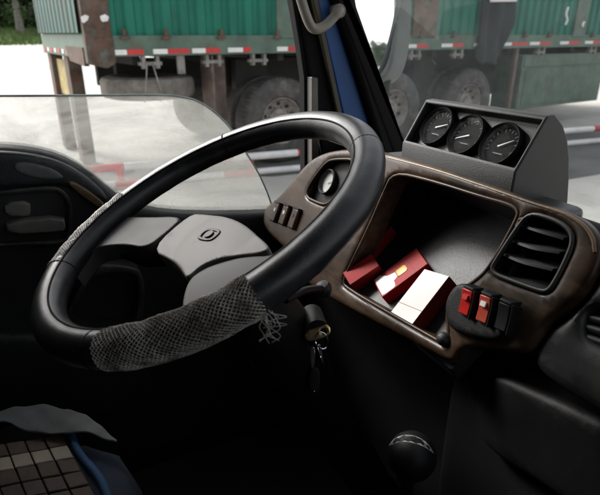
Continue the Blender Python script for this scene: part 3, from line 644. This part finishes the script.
def ticks(fr, r, par, a0, a1, n, z=.0045, wd=.02, mk=None):
    q = []
    for k in range(n):
        a = a0+(a1-a0)*k/(n-1); f2 = Frame(fr.P(0, 0, z), fr.ex*math.cos(a)+fr.ey*math.sin(a), -fr.ex*math.sin(a)+fr.ey*math.cos(a)); l = .78 if k % 2 == 0 else .86
        q.append(boxv(f2, r*l, r*.95, -r*wd, r*wd, 0, .0004))
    obj('scale_ticks', *joinv(q), mk or MARK, par)['kind'] = 'stuff'
needle(gF, .019, R(25), ga); ticks(gF, .0195, ga, R(-30), R(210), 13)
obj('gauge_lens', [gF.P(.0215*math.cos(k*R(12)), .0215*math.sin(k*R(12)), .0095) for k in range(30)], [tuple(range(30))], CLEAR, ga)
# three push buttons at the lobe's end
for x, y, dot in ((275.5, 212.5, 0), (284.5, 215.5, 0), (294, 219, 1)):
    c = SF.loc(x, y, .004); f2 = Frame(SF.P(c[0], c[1], -.001), (1, 0, .1), (-.55, .45, 1))
    V, F = boxv(f2, -.0132, .0132, -.021, .021, 0, .009); bt = obj('push_button', V, F, WOOD, dash, bevel=.003)
    lathe('button_mark', [(.001, .0095), (.0045, .0095), (.0045, .0075)], f2, BLACK if dot else MARK, bt, 14, 0, .006)
    V, F = boxv(f2, -.0136, .0136, .0212, .0236, 0, .010); obj('button_gap', V, F, BLACK, bt)
# lobe underside so the left end reads as a solid moulding
V, F = prism([SF.P(*SF.loc(x, y), -.028) for x, y in ((268, 216), (290, 190), (312, 165), (345, 155), (385, 160), (340, 290), (306, 276), (290, 250), (272, 234))], -SF.ez*.06); obj('cluster_back', V, F, BLACKM, dash, bevel=.012)
# dash top pad falling away to the windshield
V = []; xs_ = np.linspace(-.42, 1.6, 12)
for x in xs_:
    for y, z in ((.338, 1.452), (.352, 1.459), (.372, 1.455), (.50, 1.400), (.60, 1.352), (.66, 1.315), (.66, 1.28), (.36, 1.28)): V.append((x, y, z))
n = 8; F = [(i*n+k, i*n+(k+1) % n, (i+1)*n+(k+1) % n, (i+1)*n+k) for i in range(11) for k in range(n) if k != 7]
F = [f for f in F]
obj('top_pad', V, F, BLACKM, dash, smooth=50)
# lower fascia, knee panel, raised box and passenger-side panel with its vent
box('knee_panel', (-.42, .30, .335, .365, .80, 1.235), BLACKM, dash, bevel=.02)
LF = Frame((0, .268, 1.2), (1, 0, 0), (0, .12, 1))
plate('fuse_cover', LF.locs([(455, 366), (490, 372), (545, 396), (640, 440), (640, 560), (540, 486), (484, 452), (472, 420)])[::-1], LF, DARKGREY if False else BLACK, dash, depth=.05, rad=.012, step=.012)
plate('lower_fascia', LF.locs([(452, 358), (470, 348), (530, 356), (600, 396), (760, 470), (760, 640), (420, 600), (440, 420)], -.02)[::-1], Frame(LF.P(0, 0, -.02), LF.ex, LF.ey), BLACKM, dash, depth=.06, rad=.02, step=.02)
PF = Frame(SF.P(0, 0, -.008), SF.ex, SF.ey)
plate('passenger_panel', PF.locs([(600, 262), (612, 243), (660, 262), (900, 370), (900, 560), (700, 480), (600, 410), (533, 372), (533, 350), (546, 329), (566, 316), (584, 298), (596, 279)])[::-1], PF, DARKGREY, dash, holes=[PF.locs([(586, 309), (600, 305), (640, 318), (640, 366), (600, 346), (584, 338), (581, 325)])[::-1]], depth=.04, rad=.012, step=.012)
pv = PF.locs([(581, 318), (598, 302), (645, 318), (645, 370), (600, 350), (580, 338)]); V, F = prism([PF.P(*p, -.03) for p in pv], PF.ez*.006); v2 = obj('side_vent', V, F, BLACK, dash)
for k in range(3):
    a, b = PF.loc(583, 316+k*10, -.012), PF.loc(645, 332+k*13, -.012); V, F = tubev([PF.P(*a, -.012), PF.P(*b, -.012)], .0045, 8); obj('louvre', V, F, DARKGREY, v2, smooth=60)
# two dome head screws on the tray lip
for x, y in ((444, 339), ):
    c = SF.loc(x, y, .0); lathe('dome_screw', [(.009, -.004), (.009, .002), (.007, .006), (.004, .008), (.001, .0085)], Frame(SF.P(c[0], c[1], .001), SF.ex, SF.ey), PODM, dash, 18)

# ---- extra gauge pod standing on the dash
pod = empty('gauge_pod', (.06, .40, 1.45), 'black three dial gauge pod standing on top of the dashboard', 'gauge pod')
x0, x1 = -.058, .179
prof = [(.350, 1.452), (.351, 1.487), (.391, 1.553), (.404, 1.554), (.422, 1.540), (.436, 1.520), (.446, 1.496), (.454, 1.466), (.460, 1.436), (.463, 1.405), (.40, 1.405)]
bm = bmesh.new(); A = [bm.verts.new((x0, y, z)) for y, z in prof]; Bv = [bm.verts.new((x1, y, z+.004)) for y, z in prof]; n = len(prof)
bm.faces.new(A); bm.faces.new(Bv[::-1]); front = None
for i in range(n):
    f = bm.faces.new((A[i], Bv[i], Bv[(i+1) % n], A[(i+1) % n]))
    if i == 1: front = f
bmesh.ops.recalc_face_normals(bm, faces=bm.faces)
bmesh.ops.inset_region(bm, faces=[front], thickness=.0075, depth=0)
bmesh.ops.inset_region(bm, faces=[front], thickness=.0006, depth=-.016)
me = bpy.data.meshes.new('housing'); bmesh.ops.translate(bm, verts=bm.verts, vec=(-.06, -.40, -1.45)); bm.to_mesh(me); bm.free(); me.materials.append(PODM)
ho = bpy.data.objects.new('housing', me); link(ho, (.06, .40, 1.45), pod); md = ho.modifiers.new('bevel', 'BEVEL'); md.width = .008; md.segments = 4; md.limit_method = 'ANGLE'; md.angle_limit = R(30); me.shade_smooth(); me.set_sharp_from_angle(angle=R(50))
pe = np.array([0, .040, .066]); GFr = Frame((0.06, .371, 1.522), (1, 0, .017), pe); GFr = Frame(GFr.P(0, 0, -.0155), GFr.ex, GFr.ey)
for (x, y), a in (((440, 128.5), 20), ((469, 137.5), 200), ((503, 147), 30)):
    c = GFr.loc(x, y); f2 = Frame(GFr.P(c[0], c[1], 0), GFr.ex, GFr.ey)
    d = lathe('dial_gauge', [(.0235, .0), (.0262, .002), (.0285, .010), (.0305, .0115), (.032, .009), (.032, 0)], f2, BLACK, pod, 40)
    lathe('dial', [(.001, .003), (.0262, .003), (.0262, .001)], f2, DIAL, d, 32)
    ticks(f2, .0255, d, R(-20), R(200), 15, .0032, .02, MARKD); needle(f2, .023, R(a), d, .005)
    box('dial_plate', (-.008, .008, -.012, -.0105, .0032, .0036), MARKD, d, f2)
    obj('gauge_lens', [f2.P(.0285*math.cos(k*R(12)), .0285*math.sin(k*R(12)), .0085) for k in range(30)], [tuple(range(30))], CLEAR, d)

# ---- steering wheel
WT = R(26); WC = np.array([0, 0, 1.43]); WR = .225
SW = Frame(WC, (1, 0, 0), (0, math.cos(WT), math.sin(WT)))    # ez = up and towards the driver
sw = empty('steering_wheel', tuple(WC-np.array([0, 0, .12])), 'black leather covered steering wheel with grey hub and frayed braided wraps', 'steering wheel')
def rimang(x, y):
    best = min(range(720), key=lambda k: sum((a-b)**2 for a, b in zip(project(SW.P(WR*math.cos(k*math.pi/360), WR*math.sin(k*math.pi/360))), (x, y)))); return best*math.pi/360
TR = .0205
def rimseg(a0, a1, r, n, res=24, wob=0):
    P, rr = [], []
    for i in range(n+1):
        a = a0+(a1-a0)*i/n; P.append(SW.P(WR*math.cos(a), WR*math.sin(a))); rr.append(r*(1+wob*math.sin(i*1.3)*math.sin(i*.37)))
    return P, rr
P, rr = rimseg(0, 2*math.pi, TR, 160, wob=.012); tube('rim', P[:-1], rr[:-1], LEATHER, sw, 28, True)
# leather cover seams: along the inner upper side, and across
for q, r_ in ((R(122), .0014),):
    P = [SW.P((WR+TR*1.0*math.cos(q))*math.cos(a), (WR+TR*1.0*math.cos(q))*math.sin(a), TR*1.0*math.sin(q)) for a in np.linspace(0, 2*math.pi, 160)[:-1]]
    tube('seam', P, r_, BLACKM, sw, 6, True)
for x, y in ((230, 150), (368, 150), (61, 272), (98, 350)):
    a = rimang(x, y); P, r2 = rimseg(a-.012, a+.012, TR*1.05, 4); tube('cover_joint', P, [TR*.99, TR*1.012, TR*1.02, TR*1.012, TR*.99], BLACKM, sw, 24)
def net(a0, a1, nm, bm_=None, qr=None):
    P, r2 = rimseg(a0, a1, TR*1.03, 30, wob=.015); base = tube(nm, P, r2, bm_ or NETBASE, sw, 24) if qr is None else sw
    ln = abs(a1-a0)*WR; ni = int(ln/.0024); nj = 56; V = {}; L = []; F = []
    def vid(i, j):
        j %= nj
        if (i, j) not in V:
            a = a0+(a1-a0)*i/ni; q = 2*math.pi*j/nj; rr = TR*(1.055 if qr is None else 1.02)+.0003*RNG.normal()+.0006*math.sin(i*.35+j*.2); a += RNG.normal()*.0014+.003*math.sin(j*.45+i*.11)
            V[(i, j)] = len(L); L.append(SW.P((WR+rr*math.cos(q))*math.cos(a), (WR+rr*math.cos(q))*math.sin(a), rr*math.sin(q)))
        return V[(i, j)]
    for i in range(ni-1):
        for j in range(nj):
            if qr is not None and not (qr[0] <= ((j/nj*360+180) % 360)-180 <= qr[1]): continue
            if (i+j) % 2 == 0: F.append((vid(i, j), vid(i+1, j-1), vid(i+2, j), vid(i+1, j+1))) if i+2 <= ni else None
    o = obj('braid' if qr is None else nm, L, F, NET if qr is None else M('lit_braid', (.62, .60, .57), .7, var=.25, scale=60, bump=.3), base, smooth=60); md = o.modifiers.new('wire', 'WIREFRAME'); md.thickness = .0017; md.use_replace = True; md.use_even_offset = False
a0, a1 = rimang(64, 274), rimang(126, 200); net(a0, a1, 'braided_wrap', None, (-80, 116))  # lit upper side of this wrap is put into a paler braid colour
b0, b1 = rimang(110, 352), rimang(256, 294)
if b1 < b0: b1 += 2*math.pi
net(b0, b1, 'braided_wrap')
pe_ = [SW.P((WR+TR*1.07*math.cos(q))*math.cos(a), (WR+TR*1.07*math.cos(q))*math.sin(a), TR*1.07*math.sin(q)) for a, q in zip(np.linspace(b0+.06, b1-.25, 24), np.linspace(R(-62), R(-48), 24))]
tube('wrap_edge', pe_, .0012, NET, sw, 6)
# loose threads at the wrap's end
for k in range(11):
    a = b1-.01+RNG.uniform(-.03, .03); q = RNG.uniform(R(-70), R(-20)); p0 = SW.P((WR+TR*1.1*math.cos(q))*math.cos(a), (WR+TR*1.1*math.cos(q))*math.sin(a), TR*1.1*math.sin(q)); l = RNG.uniform(.008, .026)
    f = Frame(p0, cr, cu); pts = [p0, f.P(.004+RNG.normal()*.004, -l*.4), f.P(.006+RNG.normal()*.006, -l*.75), f.P(.003+RNG.normal()*.008, -l)]
    tube('loose_thread', smoothpath(pts, 4), .00045, NET, sw, 5)
# hub pad and spokes
def hubh(x, y):
    r = math.hypot(x, y); return -.034+.026*max(0, min(1, (r-.07)/.13))**1.5
def hubloc(pts, extra=0):
    o_ = []
    for x, y in pts:
        h = -.03
        for _ in range(12): p = SW.loc(x, y, h); h = hubh(*p)+extra
        o_.append(p)
    return o_
padc = [(190, 214.5), (207, 215), (224, 218), (243, 225), (258, 236), (272, 249), (262, 254), (240, 256), (219, 261), (200, 269), (187, 280), (183, 272), (173, 261), (150, 250)]
spl = [(84, 250), (92, 238), (104, 228), (121, 218), (143, 216), (186, 214.5), (166, 233), (146, 248), (125, 244), (102, 246), (86, 254), (76, 268), (71, 275)]
spr = [(266, 255), (275, 253), (286, 262), (262, 284), (236, 297), (205, 306), (182, 313), (181, 300), (186.5, 281), (200, 269.5), (220, 261.5), (240, 256.5), (256, 255)]
pad = plate('hub_pad', hubloc(padc)[::-1], SW, HUB, sw, depth=.03, rad=.0028, step=.0032, hf=lambda x, y: hubh(x, y)+.003+.004*max(0, 1-((x-.01)**2+(y+.0)**2)/.0045), rnd=2)
plate('spoke', hubloc(spl)[::-1], SW, SPOKEM, sw, depth=.024, rad=.0035, step=.0032, hf=hubh, rnd=2)
plate('spoke', hubloc(spr)[::-1], SW, SPOKEM, sw, depth=.024, rad=.0035, step=.0032, hf=hubh, rnd=2)
lathe('hub_boss', [(.001, -.05), (.032, -.05), (.036, -.07), (.038, -.11), (.001, -.11)], SW, BLACK, sw, 32)
# spoke carrier below the plastic so that pad and spokes hang together
for ps in (spl, spr):
    c = np.mean(hubloc(ps), 0); e = c/np.linalg.norm(c)*(WR-.004)
    tube('spoke_bar', [SW.P(0, 0, -.062), SW.P(c[0]*.8, c[1]*.8, -.055), SW.P(e[0], e[1], -.012)], [.016, .014, .011], BLACK, sw, 10)
bl = hubloc([(210, 236)], .005)[0]; bh = hubh(*bl)+.0048+.004*max(0, 1-((bl[0]-.01)**2+bl[1]**2)/.0045); bfr = Frame(SW.P(bl[0], bl[1], bh), SW.ex*.9+SW.ey*.35, SW.ey*.9-SW.ex*.35)
def rrect(w, h, r=.3): return [(-w, -h*.6), (-w*.6, -h), (w*.6, -h), (w, -h*.6), (w, h*.6), (w*.6, h), (-w*.6, h), (-w, h*.6)]
bd_ = plate('badge', rrect(.0185, .0122), bfr, BLACK, sw, holes=[rrect(.0135, .0078)], depth=.006, rad=.001, step=.002, rnd=2)
lathe('badge_oval', [(.001, .0008), (.0070, .0008), (.0070, -.006)], Frame(bfr.o, bfr.ex, bfr.ey), BLACK, bd_, 20)

# ---- steering column, stalk, ignition
col = empty('steering_column', (0, .22, .66), 'black steering column shroud with stalk behind the wheel', 'steering column')
f2 = Frame(SW.P(0, 0, 0), SW.ex, SW.ey)
lathe('shroud', [(.001, -.112), (.040, -.112), (.046, -.13), (.054, -.20), (.06, -.26), (.045, -.36), (.04, -.75), (.001, -.75)], f2, BLACK, col, 28)
kb = onY(324, 289, .185); st0 = SW.P(.05, .03, -.15)
tube('stalk', smoothpath([st0, (st0+kb)/2+np.array([0, 0, .006]), kb], 5), np.linspace(.0055, .007, 11), BLACK, col, 10)
lathe('stalk_knob', [(.001, -.013), (.008, -.011), (.012, -.004), (.013, .003), (.010, .010), (.001, .013)], Frame(kb, (1, 0, 0), (0, 1, .4)), PODM, col, 20)
kp = onY(318, 333, .135)
tube('lock_barrel', [kp+np.array([-.06, .02, -.005]), kp+np.array([-.006, .002, 0])], .017, BLACK, col, 18)
# keys
ky = empty('key_bunch', tuple(kp-np.array([0, 0, .08])), 'bunch of keys hanging from the ignition lock below the wheel', 'keys')
kf = Frame(kp, cr+cu*.30, cu-cr*.3)
plate('key_head', [(-.020, -.006), (-.012, -.010), (.014, -.009), (.019, -.003), (.019, .005), (.012, .009), (-.012, .008), (-.020, .004)], kf, BRASS, ky, holes=[[(.004, -.003), (.012, -.003), (.012, .003), (.004, .003)]], depth=.003, rad=.001, step=.003, rnd=1)
rp = [kf.P(.006+.009*math.cos(a)-.004, -.012+.012*math.sin(a), .001*math.cos(3*a)) for a in np.linspace(0, 2*math.pi, 25)[:-1]]; tube('key_ring', rp, .0011, CHROME, ky, 6, True)
hg = Frame(onY(312, 345, .135), cr, cu)
plate('hanging_key', [(-.003, 0), (.004, 0), (.005, -.012), (.003, -.034), (-.001, -.036), (-.004, -.012)], Frame(hg.P(0, -.002, .003), hg.ex+hg.ez*.4, hg.ey), CHROME, ky, depth=.002, rad=.0008, step=.003, rnd=1)
plate('hanging_key', [(-.003, 0), (.004, 0), (.006, -.010), (.004, -.03), (.001, -.032), (-.003, -.01)], Frame(hg.P(.010, 0, -.003), hg.ex-hg.ez*.5+hg.ey*.2, hg.ey-hg.ex*.15), CHROME, ky, depth=.002, rad=.0008, step=.003, rnd=1)
plate('key_fob', rrect(.009, .019), Frame(hg.P(.004, -.052, .004), hg.ex, hg.ey), BLACK, ky, depth=.008, rad=.003, step=.004)
tube('fob_link', [hg.P(.004, -.034, .002), hg.P(.004, -.026, .003), hg.P(.003, -.012, .002)], .0009, CHROME, ky, 6)
lathe('fob_stud', [(.001, .003), (.002, .002), (.002, -.002)], Frame(hg.P(.003, -.068, .005), hg.ex, hg.ey), CHROME, ky, 10)

# ---- gear lever
gk = CAM+ray(412, 456)*.62; gl2 = empty('gear_lever', (gk[0]+.02, gk[1], .64), 'gear lever with dark round knob and pale shift pattern', 'gear lever')
kfr = Frame(gk, cr, (0, .35, 1)); kfr = Frame(gk, (0, 1, 0), (-1, 0, .35)); kfr = Frame(gk, np.cross((.25, -.1, .96), (0, 1, 0))*-1, np.cross((.25, -.1, .96), np.cross((.25, -.1, .96), (0, 1, 0))*-1))
if kfr.ez[2] < 0: kfr = Frame(gk, kfr.ex, -kfr.ey)
lathe('knob', [(.001, -.05), (.012, -.05), (.016, -.036), (.0235, -.0175), (.0277, -.009), (.029, .0), (.0275, .0095), (.0233, .0175), (.0165, .0240), (.0085, .0277), (.001, .029)], kfr, BLACK, gl2, 28)
tube('lever', smoothpath([kfr.P(0, 0, -.04), kfr.P(0, 0, -.2)+np.array([.01, .02, 0]), np.array([gk[0]+.02, gk[1]+.03, .64])], 5), .008, BLACK, gl2, 10)
# pale shift pattern round the top of the knob
def knobhit(x, y, r=.0292):
    D = ray(x, y); D = D/np.linalg.norm(D); v = CAM-gk; bq = D@v; q = bq*bq-(v@v-r*r)
    return CAM+D*(-bq-math.sqrt(max(q, 0)))
arc = smoothpath([(389, 445), (394, 439), (402, 435.5), (411, 435), (420, 438), (428, 444), (434, 453)], 4)
V = []
for i, (x, y) in enumerate(arc):
    q = i/(len(arc)-1); wd = 1.2+6.5*math.sin(math.pi*min(1, q*1.02))**.8; dx, dy = 412-x, 458-y; l = math.hypot(dx, dy); V += [knobhit(x, y, .0291), knobhit(x+dx/l*wd, y+dy/l*wd, .0291)]
F = [(2*i, 2*i+1, 2*i+3, 2*i+2) for i in range(len(arc)-1)]
sp_ = obj('shift_pattern', V, F, M('worn_pattern_print', (.34, .35, .34), .4, var=.5, scale=180, bump=.2, col2=(.06, .06, .06), cscale=120), gl2, smooth=60)
for i in range(4, len(arc)-3, 4):
    V2 = [V[2*i]*.7+V[2*i+1]*.3, V[2*i]*.3+V[2*i+1]*.7, V[2*i+4]*.3+V[2*i+5]*.7, V[2*i+4]*.7+V[2*i+5]*.3]; V2 = [gk+(p-gk)/np.linalg.norm(p-gk)*.0294 for p in V2]
    obj('pattern_mark', V2, [(0, 1, 2, 3)], BLACK, sp_)

# ---- cigarette packs in the tray
def pack(c, ax, ay, nz, L_, W_, T_, body, top, label, name='cigarette_pack'):
    nz = np.asarray(nz, float); nz /= np.linalg.norm(nz); ay = np.asarray(ay, float); ay -= nz*(ay@nz); ay /= np.linalg.norm(ay); ax = np.cross(ay, nz)
    f = Frame(np.asarray(c, float)-nz*T_/2, ax, ay); e = empty(name, tuple(f.P(0, 0, -T_/2)), label, 'box', 'cigarette packs in the tray')
    b = box('carton', (-W_/2, W_/2, -L_/2, L_/2, -T_/2, T_/2), body, e, f, .0012)
    if top is not None: box('printed_face', (-W_/2+.0008, W_/2-.0008, -L_/2+.0008, L_/2-.0008, T_/2, T_/2+.0004), top, e, f)
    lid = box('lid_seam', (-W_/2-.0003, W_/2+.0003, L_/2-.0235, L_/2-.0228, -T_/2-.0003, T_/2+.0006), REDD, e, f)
    return e, f
n1 = np.array([-.15, -.64, .753]); e1, f1 = pack((.100, .284, 1.486-.19), None, (.13, -.768, -.627), n1, .089, .056, .024, REDD, WHITE, 'cigarette pack with blank white face, rightmost in the tray')
n2 = np.array([-.155, -.618, .77]); e2, f2_ = pack((.026, .302, 1.299), None, (.281, .72, .634), n2, .088, .056, .022, RED, None, 'bright red cigarette pack with gold crest beside the white faced pack')
plate('white_label', [(-.026, -.042), (.026, -.042), (.026, -.016), (.010, -.014), (.007, -.006), (-.007, -.006), (-.012, -.020), (-.026, -.030)], Frame(f2_.P(0, 0, .0113), f2_.ex, f2_.ey), WHITE, e2, depth=.0004, rad=.0002, step=.006, rnd=0)
cx_, cy_ = f2_.loc(400, 270, .012) if False else (0.0, 0.004)
plate('gold_crest', [(-.009, -.009), (.009, -.009), (.009, .007), (.005, .010), (-.005, .010), (-.009, .007)], Frame(f2_.P(cx_, cy_, .0119), f2_.ex, f2_.ey), GOLD, e2, depth=.0004, rad=.0002, step=.003, rnd=0)
fl = np.array([0, -.646, .763])
def onfloor(x, y, h=.012): return onplane(x, y, np.array([0, .252, 1.240])+fl*h, fl)
def lie(X, up, tilt, rz, lab, body, top, W_=.052, T_=.021, L_=.086):
    ay = np.array([rz, .763, .646]); ay /= np.linalg.norm(ay); nn = fl+np.array([tilt, 0, 0]); nn /= np.linalg.norm(nn)
    c = np.array([X, .252, 1.240])+np.array([0, .763, .646])*(up+L_/2)+fl*(T_+.002); pack(c, None, ay, nn, L_, W_, T_, body, top, lab)
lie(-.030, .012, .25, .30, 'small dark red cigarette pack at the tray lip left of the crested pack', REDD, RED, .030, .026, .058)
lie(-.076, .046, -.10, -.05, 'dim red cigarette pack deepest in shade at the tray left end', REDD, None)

# ---- driver seat with bamboo tile mat and a grey cloth
SZ = 1.10
seat = empty('driver_seat', (-.05, -.45, .64), 'dark driver seat with blue cloth edge below the wheel', 'seat')
e0, e1_ = onZ(66, 433, SZ), onZ(104, 500, SZ); fd = (e1_-e0)/np.linalg.norm(e1_-e0); fn = np.array([fd[1], -fd[0], 0]); fn = fn if fn[1] > 0 else -fn
QF = Frame((e0[0], e0[1], SZ), fd, -fn)            # x: along the mat's front edge towards us, y: back into the seat
if QF.ez[2] < 0: QF = Frame((e0[0], e0[1], SZ), fd, fn)
sy = -1 if QF.ey@fn > 0 else 1                     # sign of "backwards"
def Q(x, y, z=0): return QF.P(x, sy*y, z)
def qpoly(pts): return [np.array([x, sy*y]) for x, y in pts]
o_ = qpoly([(-.05, -.06), (.22, -.06), (.24, .2), (.24, .46), (-.05, .46)]); 
plate('cushion', o_, Frame(Q(0, 0, -.014), QF.ex, QF.ey), CLOTHBLUE, seat, depth=.13, rad=.045, step=.02)
o_ = qpoly([(-.25, -.016), (.2, -.016), (.2, .44), (-.25, .44)]); 
box('seat_base', (-.25, .2, min(sy*.0, sy*.42), max(sy*.0, sy*.42), -.44, -.12), BLACKM, seat, QF, .02)
plate('backrest', [(-.25, -.10), (.21, -.10), (.2, .55), (-.24, .55)], Frame(Q(0, .47, .0), fd, (0, -.2, 1)) , CLOTHBLUE, seat, depth=.10, rad=.04, step=.03)
P = [Q(x, -.006+.003*math.sin(x*40), -.003+.001*math.sin(x*70)) for x in np.linspace(-.004, .2, 40)]; tube('blue_edging', P, .0052, M('blue_edge_tape', (.012, .06, .14), .75, bump=.5, bscale=900), seat, 10)
mat_ = empty('bamboo_seat_mat', tuple(Q(0, .1, -.013)), 'bamboo tile seat mat with brown tiles on the seat, one row coloured as lit', 'seat mat')
tw, tl_ = .0255, .031
class Skew:                                        # the pulled, slightly sheared grid of the mat
    o = np.array([e0[0], e0[1], SZ]); b = -np.array([.181, .983, 0])
    def P(s, x, y, z=0): return s.o+fd*x+s.b*y+np.array([0, 0, z])
QK = Skew(); QZ = Skew(); QZ.o = np.zeros(3)
def tilemesh(m):
    V, F = boxv(QZ, -tl_/2+.0009, tl_/2-.0009, -tw/2+.0008, tw/2-.0008, .001, .004)
    me = bpy.data.meshes.new('tile'); bm = bmesh.new(); vs = [bm.verts.new(v) for v in V]; [bm.faces.new([vs[i] for i in f]) for f in F]; bmesh.ops.bevel(bm, geom=bm.edges[:], offset=.0011, segments=1, affect='EDGES'); bmesh.ops.recalc_face_normals(bm, faces=bm.faces); bm.to_mesh(me); bm.free(); me.materials.append(m); return me
TB, TLit = tilemesh(TILEBR), tilemesh(TILELIT)
for i in range(0, 5):
    for j in range(0, 8):
        pale = i == 1; p = QK.P((i+.5)*tl_-.004, (j+.5)*tw+.006, -.006+RNG.normal()*.0006)  # second row is coloured as lit: its brightness sits in the tile material
        o = bpy.data.objects.new('tile', TLit if pale else TB); link(o, p, mat_); o.rotation_euler = (RNG.normal()*.03, RNG.normal()*.03, RNG.normal()*.02)
Vb, Fb = boxv(QK, -.006, 4.9*tl_, .004, 8.4*tw, -.0135, -.0075); obj('backing_cloth', Vb, Fb, CARPET, mat_)
# grey cloth thrown over the far side of the seat
cf = Frame((e0[0], e0[1], SZ+.012), fd, -fn); 
if cf.ez[2] < 0: cf = Frame(cf.o, fd, fn)
cp = cf.locs([(-60, 418), (0, 411), (22, 406), (50, 404), (75, 410), (98, 425), (108, 432), (119, 441), (110, 438.5), (97, 436), (80, 433), (66, 433.5), (52, 431), (22, 428), (0, 421), (-60, 428)], 0)
gc_ = plate('grey_cloth', cp, cf, CLOTHGREY, None, depth=.0018, rad=.0009, step=.006, hf=lambda x, y: .003*math.sin(x*45+y*30)+.002*math.sin(y*50)+.0012*math.sin(x*160+y*40)+.001*math.sin(y*210-x*60), rnd=1)
tag(gc_, 'pale grey cloth lying across the far side of the seat', 'cloth')
